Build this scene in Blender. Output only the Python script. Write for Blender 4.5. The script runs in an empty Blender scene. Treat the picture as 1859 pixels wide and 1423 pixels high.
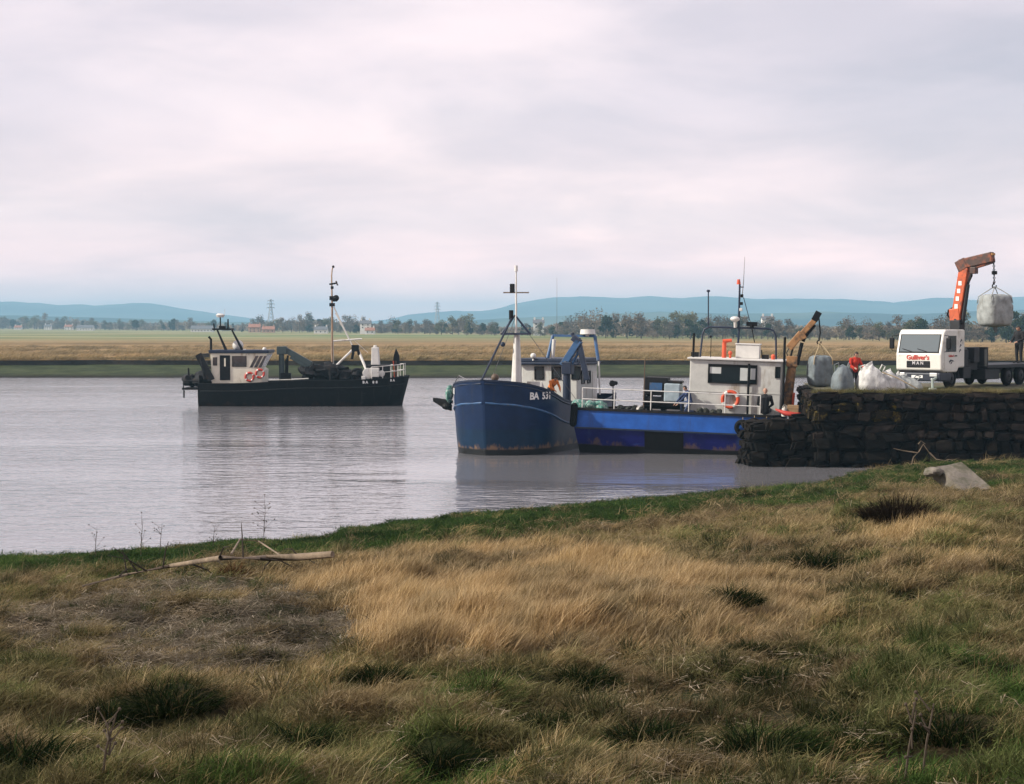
import bpy, bmesh, math, random
import numpy as np
from mathutils import Vector, Matrix, Euler, noise

random.seed(7)
rng = np.random.default_rng(11)
R = math.radians
scene = bpy.context.scene
COL = scene.collection

# ------------------------------------------------------------------ camera
CAM_H = 5.9
FPX = 3000.0                      # focal length in pixels of the 1859 px wide photograph
HORIZON = 594.0
PITCH = math.atan((711.5 - HORIZON) / FPX)
cam_d = bpy.data.cameras.new("camera")
cam_d.sensor_width = 36.0
cam_d.lens = 36.0 * FPX / 1859.0
cam_d.clip_start = 0.3
cam_d.clip_end = 30000.0
cam = bpy.data.objects.new("camera", cam_d)
cam.location = (0, 0, CAM_H)
cam.rotation_euler = (math.pi / 2 - PITCH, 0, 0)
COL.objects.link(cam)
scene.camera = cam

# ------------------------------------------------------------------ light
SUN_AZ = R(-100)                  # from the left of the view, a little behind the viewer (0 = +Y, clockwise)
SUN_EL = R(33)
world = bpy.data.worlds.new("World")
scene.world = world
world.use_nodes = True
wn, wl = world.node_tree.nodes, world.node_tree.links
wn.clear()
w_out = wn.new("ShaderNodeOutputWorld")
w_bg = wn.new("ShaderNodeBackground")
w_bg.inputs["Strength"].default_value = 0.1
w_sky = wn.new("ShaderNodeTexSky")
w_sky.sky_type = 'NISHITA'
w_sky.sun_disc = False
w_sky.sun_elevation = SUN_EL
w_sky.sun_rotation = SUN_AZ
w_sky.air_density = 1.0
w_sky.dust_density = 2.0
w_tc = wn.new("ShaderNodeTexCoord")
w_sep = wn.new("ShaderNodeSeparateXYZ")
wl.new(w_tc.outputs["Generated"], w_sep.inputs[0])

def wmath(op, a, b=None):
    m = wn.new("ShaderNodeMath"); m.operation = op
    for k, v in enumerate((a, b)):
        if v is None: continue
        if isinstance(v, (int, float)): m.inputs[k].default_value = v
        else: wl.new(v, m.inputs[k])
    return m.outputs[0]

zz = wmath('ADD', wmath('MAXIMUM', w_sep.outputs[2], 0.0), 0.22)      # cloud sheet seen in perspective
w_comb = wn.new("ShaderNodeCombineXYZ")
wl.new(wmath('DIVIDE', w_sep.outputs[0], zz), w_comb.inputs[0])
wl.new(wmath('DIVIDE', w_sep.outputs[1], zz), w_comb.inputs[1])
def wnoise(scale, detail, rough, dist, off):
    mp = wn.new("ShaderNodeMapping"); mp.inputs["Location"].default_value = off
    mp.inputs["Rotation"].default_value = (0, 0, R(24))
    mp.inputs["Scale"].default_value = (1.0, 1.15, 1)
    wl.new(w_comb.outputs[0], mp.inputs[0])
    n = wn.new("ShaderNodeTexNoise")
    n.inputs["Scale"].default_value = scale; n.inputs["Detail"].default_value = detail
    n.inputs["Roughness"].default_value = rough; n.inputs["Distortion"].default_value = dist
    wl.new(mp.outputs[0], n.inputs["Vector"])
    return n.outputs["Fac"]
def wramp(fac, stops):
    r = wn.new("ShaderNodeValToRGB"); r.color_ramp.interpolation = 'EASE'
    e = r.color_ramp.elements
    e[0].position, e[0].color = stops[0][0], stops[0][1]
    e[1].position, e[1].color = stops[-1][0], stops[-1][1]
    for p, c in stops[1:-1]:
        x = e.new(p); x.color = c
    wl.new(fac, r.inputs[0])
    return r.outputs[0]
def wmix(fac, a, b, blend='MIX'):
    m = wn.new("ShaderNodeMix"); m.data_type = 'RGBA'; m.blend_type = blend
    if isinstance(fac, (int, float)): m.inputs[0].default_value = fac
    else: wl.new(fac, m.inputs[0])
    for k, v in ((6, a), (7, b)):
        if isinstance(v, tuple): m.inputs[k].default_value = v
        else: wl.new(v, m.inputs[k])
    return m.outputs[2]
cl1 = wramp(wnoise(0.8, 6, 0.52, 0.35, (3.3, 1.2, 0)),
            [(0.30, (4.9, 4.8, 5.4, 1)), (0.50, (6.3, 5.85, 6.35, 1)), (0.70, (7.7, 6.95, 7.2, 1))])
cl2 = wramp(wnoise(1.7, 7, 0.55, 0.6, (-4.0, 7.7, 0)),
            [(0.32, (0.88, 0.895, 0.92, 1)), (0.68, (1.08, 1.06, 1.055, 1))])
w_cloud = wmix(1.0, cl1, cl2, 'MULTIPLY')
w_low = wramp(w_sep.outputs[2], [(0.0, (3.2, 2.05, 1.60, 1)), (0.03, (2.25, 1.66, 1.42, 1)), (0.07, (1.58, 1.36, 1.24, 1)), (0.14, (1.20, 1.13, 1.11, 1)), (0.28, (1.06, 1.04, 1.05, 1))])   # thinner, brighter cloud low down, all round
w_cloud = wmix(1.0, w_cloud, w_low, 'MULTIPLY')
w_mix = wmix(0.93, w_sky.outputs[0], w_cloud)
wl.new(w_mix, w_bg.inputs["Color"])
wl.new(w_bg.outputs[0], w_out.inputs["Surface"])

sun_d = bpy.data.lights.new("sun", 'SUN')
sun_d.energy = 4.6
sun_d.angle = R(2.5)
sun_d.color = (1.0, 0.93, 0.82)
sun = bpy.data.objects.new("sun", sun_d)
sd = Vector((math.sin(SUN_AZ) * math.cos(SUN_EL), math.cos(SUN_AZ) * math.cos(SUN_EL), math.sin(SUN_EL)))
sun.rotation_euler = (-sd).to_track_quat('-Z', 'Y').to_euler()
sun.location = (-60, -20, 60)
COL.objects.link(sun)

vs = scene.view_settings
vs.view_transform = 'Standard'
vs.look = 'None'
vs.exposure = 0.32
vs.gamma = 1.0
vs.use_curve_mapping = False
scene.render.engine = 'CYCLES'
cy = scene.cycles
cy.use_denoising = True
cy.denoiser = 'OPENIMAGEDENOISE'
cy.max_bounces = 6
cy.diffuse_bounces = 2
cy.glossy_bounces = 3
cy.transmission_bounces = 4
cy.transparent_max_bounces = 6
cy.volume_bounces = 0
cy.caustics_reflective = False
cy.caustics_refractive = False
cy.sample_clamp_indirect = 6.0

# ------------------------------------------------------------------ rays through the photograph
_cp, _sp = math.cos(PITCH), math.sin(PITCH)
CAM = Vector((0, 0, CAM_H))
def ray(px, py):
    u, v = (px - 929.5) / FPX, (711.5 - py) / FPX
    return Vector((u, _cp + v * _sp, -_sp + v * _cp))
def P(px, py, Y):
    d = ray(px, py)
    return CAM + d * (Y / d.y)
def PZ(px, py, z):
    d = ray(px, py)
    return CAM + d * ((z - CAM_H) / d.z)

# ------------------------------------------------------------------ materials
MATS = {}
def nmat(name):
    m = bpy.data.materials.new(name); m.use_nodes = True
    nt = m.node_tree; nt.nodes.clear()
    out = nt.nodes.new("ShaderNodeOutputMaterial")
    return m, nt.nodes, nt.links, out
def node(ns, t, **kw):
    n = ns.new(t)
    for k, v in kw.items():
        if k in n.inputs: n.inputs[k].default_value = v
        else: setattr(n, k, v)
    return n
def c4(c): return (c[0], c[1], c[2], 1.0)
def mixc(ns, ls, fac, a, b, blend='MIX'):
    m = ns.new("ShaderNodeMix"); m.data_type = 'RGBA'; m.blend_type = blend
    if isinstance(fac, (int, float)): m.inputs[0].default_value = fac
    else: ls.new(fac, m.inputs[0])
    for k, v in ((6, a), (7, b)):
        if isinstance(v, tuple): m.inputs[k].default_value = c4(v) if len(v) == 3 else v
        else: ls.new(v, m.inputs[k])
    return m.outputs[2]
def ramp(ns, ls, fac, stops, interp='LINEAR'):
    r = ns.new("ShaderNodeValToRGB"); r.color_ramp.interpolation = interp
    e = r.color_ramp.elements
    def cc(c): return (c, c, c, 1) if isinstance(c, (int, float)) else c4(c)
    e[0].position, e[0].color = stops[0][0], cc(stops[0][1])
    e[1].position, e[1].color = stops[-1][0], cc(stops[-1][1])
    for p, c in stops[1:-1]:
        x = e.new(p); x.color = cc(c)
    ls.new(fac, r.inputs[0])
    return r.outputs[0]
def tex_noise(ns, ls, vec, scale, detail=4, rough=0.55, dist=0.0):
    n = node(ns, "ShaderNodeTexNoise", Scale=scale, Detail=detail, Roughness=rough, Distortion=dist)
    if vec is not None: ls.new(vec, n.inputs["Vector"])
    return n.outputs["Fac"]
def mapping(ns, ls, vec, scale=(1, 1, 1), rot=(0, 0, 0), loc=(0, 0, 0)):
    m = ns.new("ShaderNodeMapping")
    m.inputs["Scale"].default_value = scale; m.inputs["Rotation"].default_value = rot; m.inputs["Location"].default_value = loc
    ls.new(vec, m.inputs[0])
    return m.outputs[0]

def mat(name, col, rough=0.6, metal=0.0, var=0.2, scale=3.0, wear=None, wear_amt=0.4, wear_scale=2.5, bump=0.0, bump_scale=30.0, spec=0.4, streak=False):
    """painted / plain surface: base colour with soft variation, patches of wear and fine relief"""
    if name in MATS: return MATS[name]
    m, ns, ls, out = nmat(name)
    b = node(ns, "ShaderNodeBsdfPrincipled", Roughness=rough, Metallic=metal)
    b.inputs["Specular IOR Level"].default_value = spec
    tc = ns.new("ShaderNodeTexCoord").outputs["Object"]
    n1 = tex_noise(ns, ls, tc, scale, 5, 0.6)
    lo = tuple(max(0, c * (1 - var)) for c in col); hi = tuple(min(1, c * (1 + var)) for c in col)
    colr = ramp(ns, ls, n1, [(0.3, lo), (0.7, hi)])
    if wear is not None:
        v = mapping(ns, ls, tc, (1, 1, 0.25)) if streak else tc
        n2 = tex_noise(ns, ls, v, wear_scale, 8, 0.7)
        f = ramp(ns, ls, n2, [(0.62 - 0.3 * wear_amt, 0.0), (0.74 - 0.2 * wear_amt, 1.0)])
        colr = mixc(ns, ls, f, colr, wear)
    ls.new(colr, b.inputs["Base Color"])
    if bump > 0:
        n3 = tex_noise(ns, ls, tc, bump_scale, 4, 0.6)
        bp = node(ns, "ShaderNodeBump", Strength=bump, Distance=0.02)
        ls.new(n3, bp.inputs["Height"]); ls.new(bp.outputs[0], b.inputs["Normal"])
    ls.new(b.outputs[0], out.inputs["Surface"])
    MATS[name] = m
    return m

def glass(name, tint=(0.012, 0.018, 0.022), rough=0.06):
    if name in MATS: return MATS[name]
    m, ns, ls, out = nmat(name)
    b = node(ns, "ShaderNodeBsdfPrincipled", Roughness=rough)
    b.inputs["Base Color"].default_value = c4(tint)
    b.inputs["Specular IOR Level"].default_value = 0.6
    ls.new(b.outputs[0], out.inputs["Surface"])
    MATS[name] = m
    return m

# ------------------------------------------------------------------ mesh helper
class MB:
    def __init__(self):
        self.v = []; self.f = []; self.mi = []
    def add(self, vs, fs, mi=0):
        o = len(self.v)
        self.v.extend([tuple(p) for p in vs])
        self.f.extend([tuple(i + o for i in q) for q in fs])
        self.mi.extend([mi] * len(fs))
        return self
    def box(self, c, s, rot=None, mi=0):
        hx, hy, hz = s[0] / 2, s[1] / 2, s[2] / 2
        vs = [Vector((x, y, z)) for x in (-hx, hx) for y in (-hy, hy) for z in (-hz, hz)]
        if rot is not None:
            M = rot if isinstance(rot, Matrix) else Euler(rot).to_matrix()
            vs = [M @ p for p in vs]
        c = Vector(c)
        return self.add([p + c for p in vs], [(0, 1, 3, 2), (4, 6, 7, 5), (0, 4, 5, 1), (2, 3, 7, 6), (0, 2, 6, 4), (1, 5, 7, 3)], mi)
    def span(self, a, b, mi=0):
        return self.box([(a[i] + b[i]) / 2 for i in range(3)], [abs(b[i] - a[i]) for i in range(3)], None, mi)
    def cyl(self, a, b, r0, r1=None, n=10, mi=0):
        if r1 is None: r1 = r0
        a, b = Vector(a), Vector(b)
        d = (b - a).normalized()
        t = Vector((0, 0, 1)) if abs(d.z) < 0.9 else Vector((1, 0, 0))
        x = d.cross(t).normalized(); y = d.cross(x)
        vs = []
        for p, r in ((a, r0), (b, r1)):
            for k in range(n):
                an = 2 * math.pi * k / n
                vs.append(p + x * (r * math.cos(an)) + y * (r * math.sin(an)))
        fs = [(k, (k + 1) % n, n + (k + 1) % n, n + k) for k in range(n)]
        fs += [tuple(range(n - 1, -1, -1)), tuple(range(n, 2 * n))]
        return self.add(vs, fs, mi)
    def tube(self, pts, r, n=8, mi=0):
        """swept pipe through pts; r a number or a list"""
        pts = [Vector(p) for p in pts]
        rs = r if isinstance(r, (list, tuple)) else [r] * len(pts)
        up = None; vs = []
        for i, p in enumerate(pts):
            d = (pts[min(i + 1, len(pts) - 1)] - pts[max(i - 1, 0)]).normalized()
            if up is None:
                t = Vector((0, 0, 1)) if abs(d.z) < 0.9 else Vector((1, 0, 0))
                up = d.cross(t).normalized()
            up = (up - d * up.dot(d)).normalized()
            y = d.cross(up)
            for k in range(n):
                an = 2 * math.pi * k / n
                vs.append(p + up * (rs[i] * math.cos(an)) + y * (rs[i] * math.sin(an)))
        fs = []
        for i in range(len(pts) - 1):
            for k in range(n):
                fs.append((i * n + k, i * n + (k + 1) % n, (i + 1) * n + (k + 1) % n, (i + 1) * n + k))
        fs += [tuple(range(n - 1, -1, -1)), tuple(range((len(pts) - 1) * n, len(pts) * n))]
        return self.add(vs, fs, mi)
    def beam(self, a, b, w, h, mi=0):
        """square-section bar from a to b"""
        a, b = Vector(a), Vector(b)
        d = b - a; L = d.length
        M = d.to_track_quat('X', 'Z').to_matrix()
        return self.box((a + b) / 2, (L, w, h), M, mi)
    def sphere(self, c, r, n=12, m=8, sc=(1, 1, 1), mi=0):
        c = Vector(c); vs = [c + Vector((0, 0, r * sc[2]))]
        for i in range(1, m):
            t = math.pi * i / m
            for k in range(n):
                p = 2 * math.pi * k / n
                vs.append(c + Vector((r * sc[0] * math.sin(t) * math.cos(p), r * sc[1] * math.sin(t) * math.sin(p), r * sc[2] * math.cos(t))))
        vs.append(c - Vector((0, 0, r * sc[2])))
        fs = [(0, 1 + k, 1 + (k + 1) % n) for k in range(n)]
        for i in range(m - 2):
            for k in range(n):
                a = 1 + i * n
                fs.append((a + k, a + n + k, a + n + (k + 1) % n, a + (k + 1) % n))
        e = len(vs) - 1; a = 1 + (m - 2) * n
        fs += [(e, a + (k + 1) % n, a + k) for k in range(n)]
        return self.add(vs, fs, mi)
    def torus(self, c, R0, r, axis=(0, 1, 0), n=24, m=8, mi=0, arc=None):
        c = Vector(c); q = Vector((0, 0, 1)).rotation_difference(Vector(axis).normalized()).to_matrix()
        vs = []; fs = []
        for i in range(n):
            t = 2 * math.pi * i / n
            for k in range(m):
                p = 2 * math.pi * k / m
                vs.append(c + q @ Vector(((R0 + r * math.cos(p)) * math.cos(t), (R0 + r * math.cos(p)) * math.sin(t), r * math.sin(p))))
        for i in range(n):
            for k in range(m):
                fs.append((i * m + k, ((i + 1) % n) * m + k, ((i + 1) % n) * m + (k + 1) % m, i * m + (k + 1) % m))
        if arc is not None:
            fs = [f for j, f in enumerate(fs) if arc(j // m)]
        return self.add(vs, fs, mi)
    def prism(self, poly, a, b, axis=1, mi=0):
        """polygon of 2-D points extruded along an axis from a to b (axis 1: points are x,z)"""
        n = len(poly)
        def mk(p, t):
            return {0: (t, p[0], p[1]), 1: (p[0], t, p[1]), 2: (p[0], p[1], t)}[axis]
        vs = [mk(p, a) for p in poly] + [mk(p, b) for p in poly]
        fs = [(k, (k + 1) % n, n + (k + 1) % n, n + k) for k in range(n)] + [tuple(range(n - 1, -1, -1)), tuple(range(n, 2 * n))]
        return self.add(vs, fs, mi)
    def mesh(self, name, mats):
        me = bpy.data.meshes.new(name)
        me.from_pydata(self.v, [], self.f)
        for m in (mats if isinstance(mats, (list, tuple)) else [mats]):
            me.materials.append(m)
        if any(self.mi):
            me.polygons.foreach_set("material_index", self.mi)
        bm = bmesh.new(); bm.from_mesh(me)
        bmesh.ops.recalc_face_normals(bm, faces=bm.faces)
        bm.to_mesh(me); bm.free()
        me.update()
        return me
    def build(self, name, mats, parent=None, smooth=False, bevel=0.0, seg=2):
        o = bpy.data.objects.new(name, self.mesh(name, mats))
        COL.objects.link(o)
        if parent is not None: o.parent = parent
        if smooth:
            o.data.polygons.foreach_set("use_smooth", [True] * len(o.data.polygons))
            try: o.data.set_sharp_from_angle(angle=R(45))
            except Exception: pass
        if bevel > 0:
            bv = o.modifiers.new("bevel", 'BEVEL'); bv.width = bevel; bv.segments = seg; bv.limit_method = 'ANGLE'
        return o

MW = {}
def thing(name, label, cat, loc=(0, 0, 0), rot=(0, 0, 0), group=None):
    o = bpy.data.objects.new(name, None); COL.objects.link(o)
    o.empty_display_size = 0.3
    o.location = loc; o.rotation_euler = rot
    MW[o.name] = Matrix.Translation(Vector(loc)) @ Euler(rot).to_matrix().to_4x4()
    return tag(o, label, cat, group)
def tag(o, label, cat, group=None):
    o["label"] = label; o["category"] = cat
    if group: o["group"] = group
    return o
def struct(o):
    o["kind"] = "structure"; return o
def stuff(o, label=None, cat=None):
    o["kind"] = "stuff"
    if label: o["label"] = label
    if cat: o["category"] = cat
    return o
def L(root, px, py, axis, val):
    """where the sight line through a photo pixel meets the plane local-axis = val of a thing"""
    Mi = MW[root.name].inverted()
    o = Mi @ CAM; d = Mi.to_3x3() @ ray(px, py)
    t = (val - o[axis]) / d[axis]
    return o + d * t
def text(body, size, mtl, parent, M, name="lettering", ext=0.004, align='CENTER', bold=0.0):
    cu = bpy.data.curves.new(name, 'FONT')
    cu.body = body; cu.size = size; cu.extrude = ext; cu.align_x = align; cu.align_y = 'CENTER'; cu.offset = bold
    cu.resolution_u = 2
    cu.materials.append(mtl)
    tmp = bpy.data.objects.new("tmp_text", cu); COL.objects.link(tmp)
    bpy.context.view_layer.update()
    me = bpy.data.meshes.new_from_object(tmp.evaluated_get(bpy.context.evaluated_depsgraph_get()))
    bpy.data.objects.remove(tmp); bpy.data.curves.remove(cu)
    o = bpy.data.objects.new(name, me); COL.objects.link(o)
    o.parent = parent; o.matrix_local = M
    return o
def basis(x, z, loc):
    """text frame: x reading direction, z out of the surface"""
    x = Vector(x).normalized(); z = Vector(z); z = (z - x * z.dot(x)).normalized(); y = z.cross(x)
    M = Matrix((x, y, z)).transposed().to_4x4(); M.translation = Vector(loc)
    return M
def lerp(xs, ys, x):
    return float(np.interp(x, xs, ys))
def sstep(a, b, x):
    t = np.clip((x - a) / (b - a), 0, 1); return t * t * (3 - 2 * t)

# ================================================================== the setting
# ------------------------------------------------------------------ near bank
_cx = [-2400, -900, -300, 0, 150, 300, 430, 520, 600, 640, 720, 860, 980, 1200, 1350, 1500, 1545, 1600, 1700, 1859, 2200, 2700, 4200]
_cyv = [1110, 1060, 1030, 1018, 1014, 1002, 990, 986, 982, 966, 956, 938, 928, 908, 894, 882, 868, 856, 844, 840, 838, 836, 836]
CREST_Z = 0.55
_ca = [(x - 929.5) / FPX for x in _cx]
_cd = [FPX * (CAM_H - CREST_Z) / (y - HORIZON) for y in _cyv]
def crest(a):
    return lerp(_ca, _cd, a) + 0.5 * noise.noise((a * 55, 3.1, 0)) + 0.25 * noise.noise((a * 190, 9.1, 0))
def hump(x, y): return noise.noise((x * 1.9, y * 1.5, 31.0)) + 0.35 * noise.noise((x * 4.2, y * 3.6, 37.0)) + 0.08
def ground(x, y):
    a = x / max(y, 0.5)
    dc = crest(a)
    if y <= dc:
        t = (y - 5.5) / (dc - 5.5)
        if t < 0: z = 4.25 - t * 0.4
        else: z = 4.25 + (CREST_Z - 4.25) * (t * 1.06 - 0.06 * t * t)
        k = min(1.0, max(0.0, (1 - t) * 4)) * min(1, y / 6)
        z += k * (0.16 * noise.noise((x * 0.30, y * 0.22, 1.0)) + 0.10 * noise.noise((x * 0.9, y * 0.75, 4.0)))
        z += (0.2 + 0.8 * k) * (0.20 * max(0.0, hump(x, y)) + 0.08 * max(0.0, noise.noise((x * 2.9, y * 2.6, 7.0))))
        return z
    t = min(1.0, (y - dc) / 1.6)
    return CREST_Z - 1.9 * t * t * (3 - 2 * t)
def G(px, py):
    """where the sight line through a photo pixel meets the near bank"""
    d = ray(px, py); t = 4.0; last = 4.0
    while t < 90:
        p = CAM + d * t
        if p.z < ground(p.x, p.y): break
        last = t; t += 0.25
    lo, hi = last, t
    for _ in range(18):
        m = (lo + hi) / 2; p = CAM + d * m
        if p.z < ground(p.x, p.y): hi = m
        else: lo = m
    return CAM + d * hi

def bank_material():
    m, ns, ls, out = nmat("bank_turf")
    b = node(ns, "ShaderNodeBsdfPrincipled", Roughness=0.95)
    b.inputs["Specular IOR Level"].default_value = 0.1
    tc = ns.new("ShaderNodeTexCoord").outputs["Object"]
    n1 = tex_noise(ns, ls, tc, 0.45, 6, 0.65)
    n2 = tex_noise(ns, ls, tc, 9.0, 6, 0.7)
    c1 = ramp(ns, ls, n2, [(0.3, (0.016, 0.013, 0.008)), (0.55, (0.05, 0.038, 0.02)), (0.75, (0.12, 0.09, 0.05))])
    c2 = ramp(ns, ls, n2, [(0.3, (0.010, 0.015, 0.005)), (0.7, (0.035, 0.05, 0.015))])
    f = ramp(ns, ls, n1, [(0.42, 0.0), (0.6, 1.0)])
    ls.new(mixc(ns, ls, f, c1, c2), b.inputs["Base Color"])
    bp = node(ns, "ShaderNodeBump", Strength=0.9, Distance=0.05)
    ls.new(tex_noise(ns, ls, tc, 22, 6, 0.7), bp.inputs["Height"]); ls.new(bp.outputs[0], b.inputs["Normal"])
    ls.new(b.outputs[0], out.inputs["Surface"])
    return m
def grid_mesh(name, rows, mtl):
    """rows: list of equally long lists of points"""
    n = len(rows[0]); vs = [p for r in rows for p in r]
    fs = [(i * n + k, i * n + k + 1, (i + 1) * n + k + 1, (i + 1) * n + k) for i in range(len(rows) - 1) for k in range(n - 1)]
    me = bpy.data.meshes.new(name); me.from_pydata(vs, [], fs); me.materials.append(mtl)
    me.polygons.foreach_set("use_smooth", [True] * len(fs)); me.update()
    o = bpy.data.objects.new(name, me); COL.objects.link(o)
    return o
rows = []
AN = np.concatenate([np.linspace(-0.85, -0.36, 40, endpoint=False), np.linspace(-0.36, 0.36, 300, endpoint=False), np.linspace(0.36, 1.0, 40)])
for j in range(330):
    t = j / 329.0
    row = []
    for a in AN:
        dc = crest(a) + 2.2
        yy = 1.2 * (dc / 1.2) ** t if t < 1 else dc
        x = a * yy
        row.append((x, yy, ground(x, yy)))
    rows.append(row)
bank = struct(grid_mesh("riverbank", rows, bank_material()))

# ------------------------------------------------------------------ river
def water_material():
    m, ns, ls, out = nmat("river_water")
    b = node(ns, "ShaderNodeBsdfPrincipled", Roughness=0.08, IOR=1.36)
    b.inputs["Base Color"].default_value = (0.19, 0.185, 0.193, 1)
    b.inputs["Specular IOR Level"].default_value = 1.0
    tc = ns.new("ShaderNodeTexCoord").outputs["Object"]
    patch = tex_noise(ns, ls, mapping(ns, ls, tc, (0.018, 0.055, 1), (0, 0, R(5))), 1.0, 3, 0.5, 0.6)
    lee = ns.new("ShaderNodeVectorMath"); lee.operation = 'LENGTH'                       # calm lee round the quay and the moored boats
    ls.new(mapping(ns, ls, tc, (1 / 20.0, 1 / 20.0, 0), (0, 0, 0), (-6 / 20.0, -70 / 20.0, 0)), lee.inputs[0])
    ld = node(ns, "ShaderNodeMath", operation='MULTIPLY_ADD'); ls.new(patch, ld.inputs[0]); ld.inputs[1].default_value = 0.7; ls.new(lee.outputs["Value"], ld.inputs[2])
    calm = ramp(ns, ls, ld.outputs[0], [(0.78, 0.016), (0.99, 0.11)])
    gust = ramp(ns, ls, patch, [(0.40, 0.75), (0.60, 1.45)])
    am = node(ns, "ShaderNodeMath", operation='MULTIPLY'); ls.new(calm, am.inputs[0]); ls.new(gust, am.inputs[1]); amt = am.outputs[0]
    w1 = tex_noise(ns, ls, mapping(ns, ls, tc, (0.55, 1.1, 1), (0, 0, R(8))), 1.0, 3, 0.55, 0.3)
    w2 = tex_noise(ns, ls, mapping(ns, ls, tc, (1.6, 2.4, 1), (0, 0, R(-10))), 1.0, 3, 0.6, 0.3)
    w3 = tex_noise(ns, ls, mapping(ns, ls, tc, (0.10, 0.22, 1), (0, 0, R(12))), 1.0, 3, 0.6, 0.4)
    def mul(a, k):
        q = ns.new("ShaderNodeMath"); q.operation = 'MULTIPLY'; ls.new(a, q.inputs[0])
        if isinstance(k, (int, float)): q.inputs[1].default_value = k
        else: ls.new(k, q.inputs[1])
        return q.outputs[0]
    def add(a, c):
        q = ns.new("ShaderNodeMath"); q.operation = 'ADD'; ls.new(a, q.inputs[0]); ls.new(c, q.inputs[1]); return q.outputs[0]
    h = add(mul(mul(add(mul(w1, 4.4), mul(w2, 1.8)), amt), 1.0), mul(mul(w3, amt), 5.0))
    bp = node(ns, "ShaderNodeBump", Strength=1.0, Distance=0.14)
    ls.new(h, bp.inputs["Height"]); ls.new(bp.outputs[0], b.inputs["Normal"])
    ls.new(b.outputs[0], out.inputs["Surface"])
    return m
mb = MB(); mb.add([(-900, 8, 0), (900, 8, 0), (900, 230, 0), (-900, 230, 0)], [(0, 1, 2, 3)])
river = struct(mb.build("river", water_material()))

# ------------------------------------------------------------------ far marsh and the plain behind it, one sheet to the hills
def shore(x):       # far water's edge
    return 193 + 2.0 * noise.noise((x * 0.02, 0.3, 0)) + 0.9 * noise.noise((x * 0.09, 2.3, 0)) - 0.006 * x
def scarp(x):       # the eroded step above the saltings
    return shore(x) + 20.5 + 3.0 * noise.noise((x * 0.035, 5.3, 0)) + 1.5 * noise.noise((x * 0.13, 8.3, 0)) + 4.0 * math.exp(-((x + 55) / 5) ** 2)
def plain(x, y):
    return 1.75 + 0.10 * noise.noise((x * 0.05, y * 0.03, 0)) + max(0.0, y - 560) * 0.0019
def marsh_material():
    m, ns, ls, out = nmat("marsh")
    b = node(ns, "ShaderNodeBsdfPrincipled", Roughness=0.95)
    b.inputs["Specular IOR Level"].default_value = 0.08
    tc = ns.new("ShaderNodeTexCoord").outputs["Object"]
    sep = ns.new("ShaderNodeSeparateXYZ"); ls.new(tc, sep.inputs[0])
    big = tex_noise(ns, ls, mapping(ns, ls, tc, (0.006, 0.030, 1)), 1.0, 4, 0.6, 0.3)
    fine = tex_noise(ns, ls, mapping(ns, ls, tc, (0.35, 0.22, 1)), 1.0, 6, 0.7)
    reed = ramp(ns, ls, big, [(0.36, (0.17, 0.115, 0.045)), (0.50, (0.29, 0.19, 0.085)), (0.64, (0.36, 0.245, 0.12))])
    reed = mixc(ns, ls, 1.0, reed, ramp(ns, ls, fine, [(0.3, 0.55), (0.7, 1.25)]), 'MULTIPLY')
    field = ramp(ns, ls, tex_noise(ns, ls, mapping(ns, ls, tc, (0.004, 0.010, 1)), 1.0, 3, 0.5), [(0.40, (0.14, 0.16, 0.06)), (0.52, (0.30, 0.27, 0.14)), (0.62, (0.12, 0.17, 0.06))])
    def rng_(sock, a, c):
        q = ns.new("ShaderNodeMapRange"); q.inputs[1].default_value = a; q.inputs[2].default_value = c
        ls.new(sock, q.inputs[0]); return q.outputs[0]
    colr = mixc(ns, ls, rng_(sep.outputs[1], 430, 640), reed, field)
    salt = ramp(ns, ls, fine, [(0.3, (0.020, 0.028, 0.012)), (0.6, (0.055, 0.068, 0.028)), (0.8, (0.085, 0.085, 0.05))])
    mud = (0.022, 0.018, 0.014)
    sm = mixc(ns, ls, rng_(sep.outputs[2], 0.10, 0.42), mud, salt)
    sm = mixc(ns, ls, rng_(sep.outputs[2], 0.98, 1.02), sm, mud)  # bare mud face of the step, its shadow put into the dark tone
    colr = mixc(ns, ls, rng_(sep.outputs[2], 1.55, 1.66), sm, colr)
    ls.new(colr, b.inputs["Base Color"])
    bp = node(ns, "ShaderNodeBump", Strength=0.8, Distance=0.5)
    ls.new(fine, bp.inputs["Height"]); ls.new(bp.outputs[0], b.inputs["Normal"])
    ls.new(b.outputs[0], out.inputs["Surface"])
    return m
XS = np.concatenate([-np.geomspace(8600, 130, 40), np.linspace(-128, 128, 300), np.geomspace(130, 8600, 40)])
rows = []
def marsh_row(f): rows.append([(float(x),) + f(float(x)) for x in XS])
marsh_row(lambda x: (shore(x) - 8, -1.4))
marsh_row(lambda x: (shore(x) - 0.3, -0.05))
marsh_row(lambda x: (shore(x) + 1.2, 0.30 + 0.05 * noise.noise((x * 0.8, 1, 0))))
for t in (0.25, 0.5, 0.75):
    marsh_row(lambda x, t=t: (shore(x) + 1.5 + (scarp(x) - shore(x) - 2) * t, 0.30 + 0.62 * t + 0.10 * noise.noise((x * 0.35, t * 7, 0))))
marsh_row(lambda x: (scarp(x) - 0.1, 0.98))
marsh_row(lambda x: (scarp(x), 1.0))
marsh_row(lambda x: (scarp(x) + 0.12, 1.62))
marsh_row(lambda x: (scarp(x) + 0.3, 1.72))
for y in list(np.linspace(222, 600, 50)) + list(np.geomspace(620, 8900, 30)):
    marsh_row(lambda x, y=y: (float(y), plain(x, y)))
marsh = struct(grid_mesh("marshland", rows, marsh_material()))

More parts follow.
